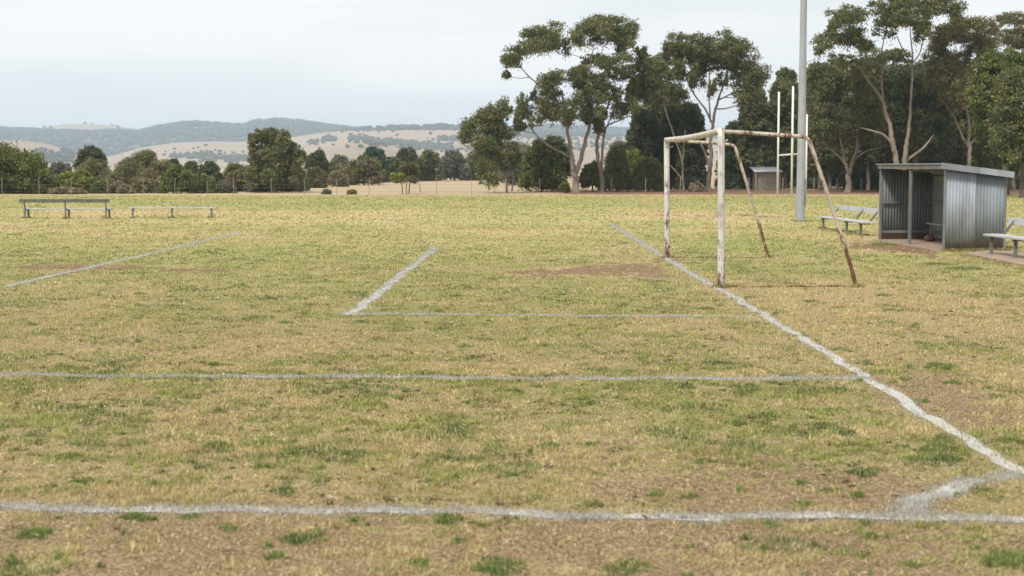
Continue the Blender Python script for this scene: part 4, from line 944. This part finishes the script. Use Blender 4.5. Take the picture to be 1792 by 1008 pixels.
# ------------------------------------------------------------------ soccer goal
def make_goal():
    A = G(1262, 503); Bp = G(1168, 452); H = 2.42
    base = (A+Bp)/2; base.z = 0
    root = empty('soccer_goal', base, 0, 'rusty white steel soccer goal without a net on the painted line', 'goal')
    bd = lambda mb, nm, mt: mb.build(nm, M[mt], root, True, origin=tuple(base))
    topA = P(1262, 229, A.y); topB = P(1166.5, 245, Bp.y)
    for nm, b, t in (('goal_post', A, topA), ('goal_post', Bp, topB)):
        m = MB(); k = 14
        m.tube([(b+Vector((0, 0, -.1))).lerp(t+Vector((0, 0, .045)), i/k) for i in range(k+1)], [.056]*k+[.050], 20); bd(m, nm, 'goal_paint')
    m = MB(); n = 24; pts = []
    for i in range(n+1):
        t = i/n; p = topB.lerp(topA, t); p.z -= math.sin(math.pi*t)*.025; pts.append(p)
    m.tube(pts, .052, 20); bd(m, 'crossbar', 'bar_paint')
    def stay(pix, Y0, r):
        p = [P(a, b, Y0) for a, b in pix]; p[-1].z = -.05; top = catmull(p, 6); return top
    near = stay([(1262,230),(1300,232),(1360,236),(1402,239),(1413,243),(1420,257),(1439,312),(1468,400),(1486,456),(1500,505)], A.y, .03)
    far = stay([(1167,246),(1210,248),(1250,250.5),(1276,253),(1285,257),(1291,271),(1314,345),(1331,401),(1346,451)], Bp.y, .03)
    for pts, cut in ((near, 24), (far, 24)):
        m = MB(); m.tube(pts[:cut+1], .031, 14); bd(m, 'top_stay', 'stay_top')
        m = MB(); m.tube(pts[cut:], .0305, 14); bd(m, 'rear_stay', 'stay_rust')
    gr = G(1500, 505)
    for (a, b, r) in ((A+Vector((.05, 0, 0)), near[-1], .016), (Bp+Vector((.05, 0, 0)), far[-1], .008)):
        a = a.copy(); b = b.copy(); a.z = gz(a.x, a.y)+.004; b.z = gz(b.x, b.y)+.004; m = MB()
        q = [a.lerp(b, i/12) for i in range(13)]
        for i, k in enumerate(q): k.z = float(gz(k.x, k.y)) + .004 + .008*math.sin(i*2.1)
        m.tube(q, r, 8); bd(m, 'ground_bar', 'stay_rust')
    for px, py, Y0 in ((1271, 246, A.y), (1175, 257, Bp.y)):
        p = P(px, py, Y0); m = MB(); m.tube([p+Vector((-.05, 0, -.01)), p+Vector((.012, 0, 0)), p+Vector((.02, 0, .02))], .010, 8); bd(m, 'net_hook', 'goal_paint')
make_goal()
# ------------------------------------------------------------------ light pole, football posts
def make_pole():
    b = G(1400.5, 388); root = empty('light_pole', b, 0, 'tall grey galvanised light pole rising out of the top of the picture', 'light pole')
    m = MB(); m.tube([(0,0,-.2),(0,0,2),(0,0,6),(0,0,11),(0,0,15.5)], [.155,.145,.118,.098,.082], 12); p = m.build('pole', M['galv'], root, False)
    m = MB(); m.tube([(0,0,-.2),(0,0,.06)], [.19,.19], 12); m.build('base_collar', M['galv'], root)
    m = MB(); m.box((.105,-.12,.55),(.165,-.04,1.45)); m.build('cable_cover', M['steel_post'], root, bevel=.008)
    m = MB(); m.bar((-.9,0,15.3),(.9,0,15.3),.08,.08); m.build('cross_arm', M['galv'], root)
    for x in (-.75, .75):
        m = MB(); m.box((x-.22,-.32,15.35),(x+.22,.02,15.75)); m.build('floodlight', M['steel_post'], root, bevel=.02)
    for z in (1.2, 3.6, 4.1, 5.2):
        m = MB(); m.tube([(0,-.12,z),(0,-.16,z)], .012, 6); m.build('bolt', M['steel_post'], root)
make_pole()
def make_posts():
    a, b, c = G(1360.5, 347), G(1385, 347.5), G(1410, 352.5)
    root = empty('football_posts', b, 0, 'white upright football posts joined by a crossbar behind the light pole', 'goal posts')
    for q, top, r in ((a, 161, .058), (b, 151, .062), (c, 200, .045)):
        m = MB(); t = P(896, top, q.y).z; m.tube([(q.x, q.y, -.1), (q.x, q.y, t)], r, 10); m.build('upright', M['white_post'], root, True, origin=tuple(b))
    for q, s, y0, y1 in ((a, b, 272, 270), (b, c, 270, 269)):
        m = MB(); p0 = P(896, y0, q.y).z; p1 = P(896, y1, s.y).z
        m.tube([(q.x, q.y, p0), (s.x, s.y, p1)], .045, 8); m.build('crossbar', M['white_post'], root, True, origin=tuple(b))
make_posts()
# ------------------------------------------------------------------ shelter
def make_shelter():
    O = G(1651, 440); Fv = Vector((G(1539.5, 421).x-O.x, G(1539.5, 421).y-O.y, 0)); FL = Fv.length; F = Fv/FL
    S = Vector((.985, .17, 0)).normalized(); SD = 1.45
    root = empty('team_shelter', O, 0, 'open-fronted corrugated iron team shelter with flat lean-to roof at right', 'shelter')
    W = lambda f, s, z: Vector((0,0,0)) + F*f + S*s + Vector((0, 0, z))
    zf, zb = 1.87, 1.70
    roofz = lambda s: zf + (zb-zf)*s/SD
    def sheet(name, mat, p0, u, L, ztop, z0=.02, pitch=.078, amp=.008, nrm=None, th=.004):
        n = int(L/pitch*8); co = []; q = []; nn = nrm or u.cross(Vector((0, 0, 1)))
        for i in range(n+1):
            t = L*i/n; o = p0 + u*t + nn*amp*math.sin(2*math.pi*t/pitch)
            for j in range(2): co.append((o.x, o.y, z0 if j == 0 else ztop(t)))
        q = [(2*i, 2*i+2, 2*i+3, 2*i+1) for i in range(n)]
        o = mesh_np(name, np.array(co), np.array(q), None, M[mat], root, None, True)
        s = o.modifiers.new('solid', 'SOLIDIFY'); s.thickness = th; return o
    # near end wall: lighter sheet at the front, darker behind it
    half = SD*.50
    sheet('side_wall', 'iron_light', W(.0, .0, 0), S, half, lambda t: roofz(t)-.02)['label'] = 'pale weathered front sheet of the near end wall'
    sheet('side_wall', 'iron_mid', W(.0, half+.01, 0)+F*.012, S, SD-half-.01, lambda t: roofz(t+half)-.02)['label'] = 'darker rear sheet of the near end wall'
    sheet('side_wall', 'iron_dark', W(FL-.02, .02, 0), S, SD-.04, lambda t: roofz(t)-.02)
    sheet('back_wall', 'iron_mid', W(.02, SD, 0), F, FL-.04, lambda t: zb-.02)
    m = MB(); a = W(.05, SD-.06, .05); b = W(FL-.05, SD-.06, .05)
    m.bar(a+Vector((0,0,.8)), b+Vector((0,0,.8)), .012, 1.55, (0,0,1)); m.build('lining', M['lining'], root)
    # frame posts
    for f, s, z, wd in ((FL, 0, zf, .06), (FL/2, 0, zf, .065), (0.0, -.0, zf, .045), (0.03, SD, zb, .05), (FL-.05, SD-.03, zb, .05)):
        m = MB(); p = W(f, s, -.03); m.bar(p, W(f, s, z-.03), wd, wd, tuple(F)); m.build('frame_post', M['steel_post'], root, bevel=.004)
    # rails
    for z, h in ((.97, .06), (.23, .07)):
        m = MB(); m.bar(W(FL-.07, .05, z), W(FL-.07, SD-.08, z), .04, h); m.build('rail', M['iron_dark'], root)
        m = MB(); m.bar(W(FL-.1, SD-.10, z), W(.05, SD-.10, z), .04, h); m.build('rail', M['iron_dark'], root)
    # roof: corrugated sheet running front to back
    n = int((FL+.5)/.105*8); co = []; q = []
    for i in range(n+1):
        f = -.12 + (FL+.30)*i/n; zz = .010*math.sin(2*math.pi*f/.105)
        for s in (-.10, SD+.10): p = W(f, s, roofz(s)+.045+zz); co.append(tuple(p))
    q = [(2*i, 2*i+1, 2*i+3, 2*i+2) for i in range(n)]
    ro = mesh_np('roof', np.array(co), np.array(q), None, M['iron_light'], root, None, True); sm = ro.modifiers.new('solid', 'SOLIDIFY'); sm.thickness = .004
    m = MB(); m.bar(W(-.10, -.03, zf-.02), W(FL+.12, -.03, zf-.02), .05, .07); m.build('front_beam', M['grey_timber'], root)
    for a, b, mt in ((-.14, .78, 'fascia'), (.78, SD+.13, 'iron_light')):
        m = MB(); m.bar(W(-.125, a, roofz(a)), W(-.125, b, roofz(b)), .02 if a < 0 else .024, .135); m.build('fascia', M[mt], root)
    m = MB(); m.bar(W(-.08, SD-.05, zb), W(FL+.1, SD-.05, zb), .05, .06); m.build('rear_beam', M['grey_timber'], root)
    # floor slab
    m = MB(); v = [W(-.06, -.16, 0), W(FL+.06, -.16, 0), W(FL+.06, SD+.06, 0), W(-.06, SD+.06, 0)]
    m.add([(p.x, p.y, -.08) for p in v]+[(p.x, p.y, .035) for p in v], [(3,2,1,0),(4,5,6,7),(0,1,5,4),(1,2,6,5),(2,3,7,6),(3,0,4,7)])
    fl = m.build('floor_slab', M['concrete'], root, bevel=.01)
    # inner bench
    m = MB(); m.bar(W(.15, SD-.30, .46), W(FL-.75, SD-.30, .46), .34, .04); be = m.build('inner_seat', M['grey_timber'], root, bevel=.006)
    for f in (.4, 1.5, 2.6, FL-1.0):
        m = MB(); m.bar(W(f, SD-.42, .035), W(f, SD-.42, .44), .045, .045); m.build('leg', M['steel_post'], be)
    # lump on the floor: old brown ball
    p = O + W(FL-1.25, SD-.55, .035+.10)
    m = MB(); m.lump((0,0,-.02), (.13,.10,.08), 4, 9, 6); m.lump((.08,.03,-.05), (.09,.07,.05), 5, 8, 5); o = m.build('leaf_heap', M['brown_ball'], None); o.location = p
    tag(o, 'small brown heap lying on the shelter floor under the inner seat', 'heap')
make_shelter()
# ------------------------------------------------------------------ benches
def bench(label, p0, p1, seat_h, seat_w, back, legs, seat_mat, back_mat, leg_mat, side=1, group=None, pairs=True, back_top=.72, plank=.13, lean=.12, seat_t=.045):
    """p0->p1 run of the seat; side = +1: backrest to the left of the run direction"""
    d = Vector((p1.x-p0.x, p1.y-p0.y, 0)); L = d.length; ang = math.atan2(d.y, d.x)
    root = empty('park_bench', (p0.x, p0.y, 0), ang, label, 'bench', group)
    s = side
    m = MB(); nb = 2
    for k in range(nb):
        y0 = (-.5+k/nb)*seat_w+.006; y1 = (-.5+(k+1)/nb)*seat_w-.006; m.box((0, y0, seat_h-seat_t), (L, y1, seat_h))
    m.build('seat', M[seat_mat], root, bevel=.006)
    if back:
        yb = s*(seat_w/2+.06); m = MB()
        m.bar((-.06, yb+s*lean, back_top-plank/2), (L+.02, yb+s*lean, back_top-plank/2), .03, plank, (0, s*.18, 1)); m.build('backrest', M[back_mat], root, bevel=.005)
    for f in legs:
        x = f*L
        m = MB(); m.bar((x, -s*seat_w*.25, -.05), (x, -s*seat_w*.25, seat_h-seat_t-.02), .06, .06, (1, 0, 0)); m.build('leg', M[leg_mat], root)
        m = MB(); m.bar((x, -seat_w/2+.02, seat_h-seat_t-.022), (x, seat_w/2-.02, seat_h-seat_t-.022), .06, .04); m.build('bracket', M[leg_mat], root)
        if pairs:
            m = MB(); m.bar((x-.05, s*(seat_w/2+.035), -.05), (x-.05, s*(seat_w/2+.035), seat_h+.02), .05, .05, (1, 0, 0)); m.build('leg', M[leg_mat], root)
        if back:
            m = MB(); m.bar((x-.05, s*(seat_w/2-.02), seat_h-.03), (x-.05, s*(seat_w/2+.06+lean+.036), back_top-.015), .045, .035, (1, 0, 0)); m.build('back_support', M[leg_mat], root)
    return root
# left: backed bench seen from behind, and a backless one
Y1 = dist_of(382); a = P(40, 364, Y1+.15); b = P(194, 364, Y1+.15)
bench('long grey bench with a dark backrest seen from behind, at far left of the field', a, b, .365, .30, True, [.055, .515, .975], 'bench_pale', 'bench_dark', 'bench_leg', side=-1, back_top=.70, plank=.125, lean=.02)
Y2 = dist_of(381.5); a = P(224.5, 362, Y2); b = P(378.5, 362, Y2)
bench('backless pale plank bench to the right of the backed one on the far left', a, b, .40, .28, False, [.055, .5, .95], 'bench_pale', 'bench_dark', 'bench_leg', pairs=False, seat_t=.05)
# right: benches facing the pitch
a = G(1438, 400.5); b = G(1500, 411.5)
bench('pale slatted bench with backrest standing left of the shelter', Vector((9.42, 44.9, 0)), Vector((9.62, 40.1, 0)), .38, .36, True, [.05, .60, .90], 'bench_pale', 'bench_pale', 'bench_leg', pairs=False, side=1, back_top=.72, plank=.14, lean=.16)
bench('pale bench cut by the right edge of the picture, on a concrete pad', Vector((10.08, 31.3, 0)), Vector((10.34, 26.6, 0)), .46, .36, True, [.06, .33, .62, .9], 'bench_pale', 'bench_pale', 'bench_leg', pairs=False, side=1, back_top=.80, plank=.15, lean=.16)
m = MB(); v = [G(1690, 446), G(1730, 441), Vector((11.1, 31.8, 0)), Vector((11.2, 26.0, 0)), Vector((9.65, 26.0, 0)), G(1768, 462)]
n_ = len(v); m.add([(p.x, p.y, -.08) for p in v]+[(p.x, p.y, .045) for p in v], [tuple(range(n_)), tuple(range(2*n_-1, n_-1, -1))]+[(i, i+n_, (i+1) % n_+n_, (i+1) % n_) for i in range(n_)])
o = m.build('concrete_pad', M['concrete'], None, bevel=.015); tag(o, 'low brownish concrete pad under the bench at the right edge', 'concrete pad')
# ------------------------------------------------------------------ small shed, white box on post
def make_shed():
    d = 117; p0 = P(1322, 330, d); p1 = P(1366, 330, d); x0, x1 = p0.x, p1.x; zt = P(1322, 297, d).z
    root = empty('garden_shed', ((x0+x1)/2, d, 0), 0, 'tiny cream shed with white tin roof behind the football posts', 'shed'); cx = (x0+x1)/2
    hw = (x1-x0)/2; D = 2.4
    m = MB(); t = .06
    m.box((-hw+.22, .02, 0), (hw, .02+t, zt-.12)); m.build('front_wall', M['shed_wall'], root)
    m = MB(); m.box((-hw+.22, .03+t, 0), (-hw+.22+t, D, zt-.03)); m.box((hw-t, .03+t, 0), (hw, D, zt-.03)); m.build('end_wall', M['shed_wall'], root)
    m = MB(); m.box((-hw+.22+t+.005, D-t, 0), (hw-t-.005, D, zt+.02)); m.build('rear_wall', M['shed_wall'], root)
    co = []; n = 120
    for i in range(n+1):
        x = -hw-.12+(2*hw+.24)*i/n; zz = .012*math.sin(i*1.05)
        co += [(x, -.25, zt-.16+zz), (x, D+.2, zt+.22+zz)]
    ro = mesh_np('roof', np.array(co), np.array([(2*i, 2*i+2, 2*i+3, 2*i+1) for i in range(n)]), None, M['tin_white'], root, None, True)
    s = ro.modifiers.new('solid', 'SOLIDIFY'); s.thickness = .006
    m = MB(); m.bar((-hw, -.12, -.05), (-hw, -.12, zt-.18), .10, .10); m.build('corner_post', M['wood_post'], root)
make_shed()
p = G(1787, 343); root = empty('post_box', p, 0, 'small white box on a thin dark post at right edge behind the shelter', 'box')
m = MB(); m.bar((0,0,-.1), (0,0,1.30), .07, .07); m.build('post', M['bark_dark'], root)
m = MB(); m.box((-.12,-.16,1.30), (.13,.12,1.78)); m.build('box', M['white_post'], root, bevel=.02)
m = MB(); m.tube([(.0,.0,1.78), (-.12,-.02,2.0), (-.24,0,2.24)], [.05,.05,.04], 8); m.build('bracket', M['bench_pale'], root)
# ------------------------------------------------------------------ haze
m, n, o = new_mat('haze'); pv = N(n, 'ShaderNodeVolumePrincipled')
pv.inputs['Color'].default_value = (.66, .82, 1.0, 1); pv.inputs['Density'].default_value = .00025; pv.inputs['Anisotropy'].default_value = .2
n.links.new(pv.outputs[0], o.inputs['Volume'])
mb = MB(); mb.box((-3200, -60, -14), (3200, 6200, 150)); hz = mb.build('haze', m); tag(hz, kind='stuff')
hz['label'] = 'thin pale air haze over the fields and hills'; hz['category'] = 'haze'
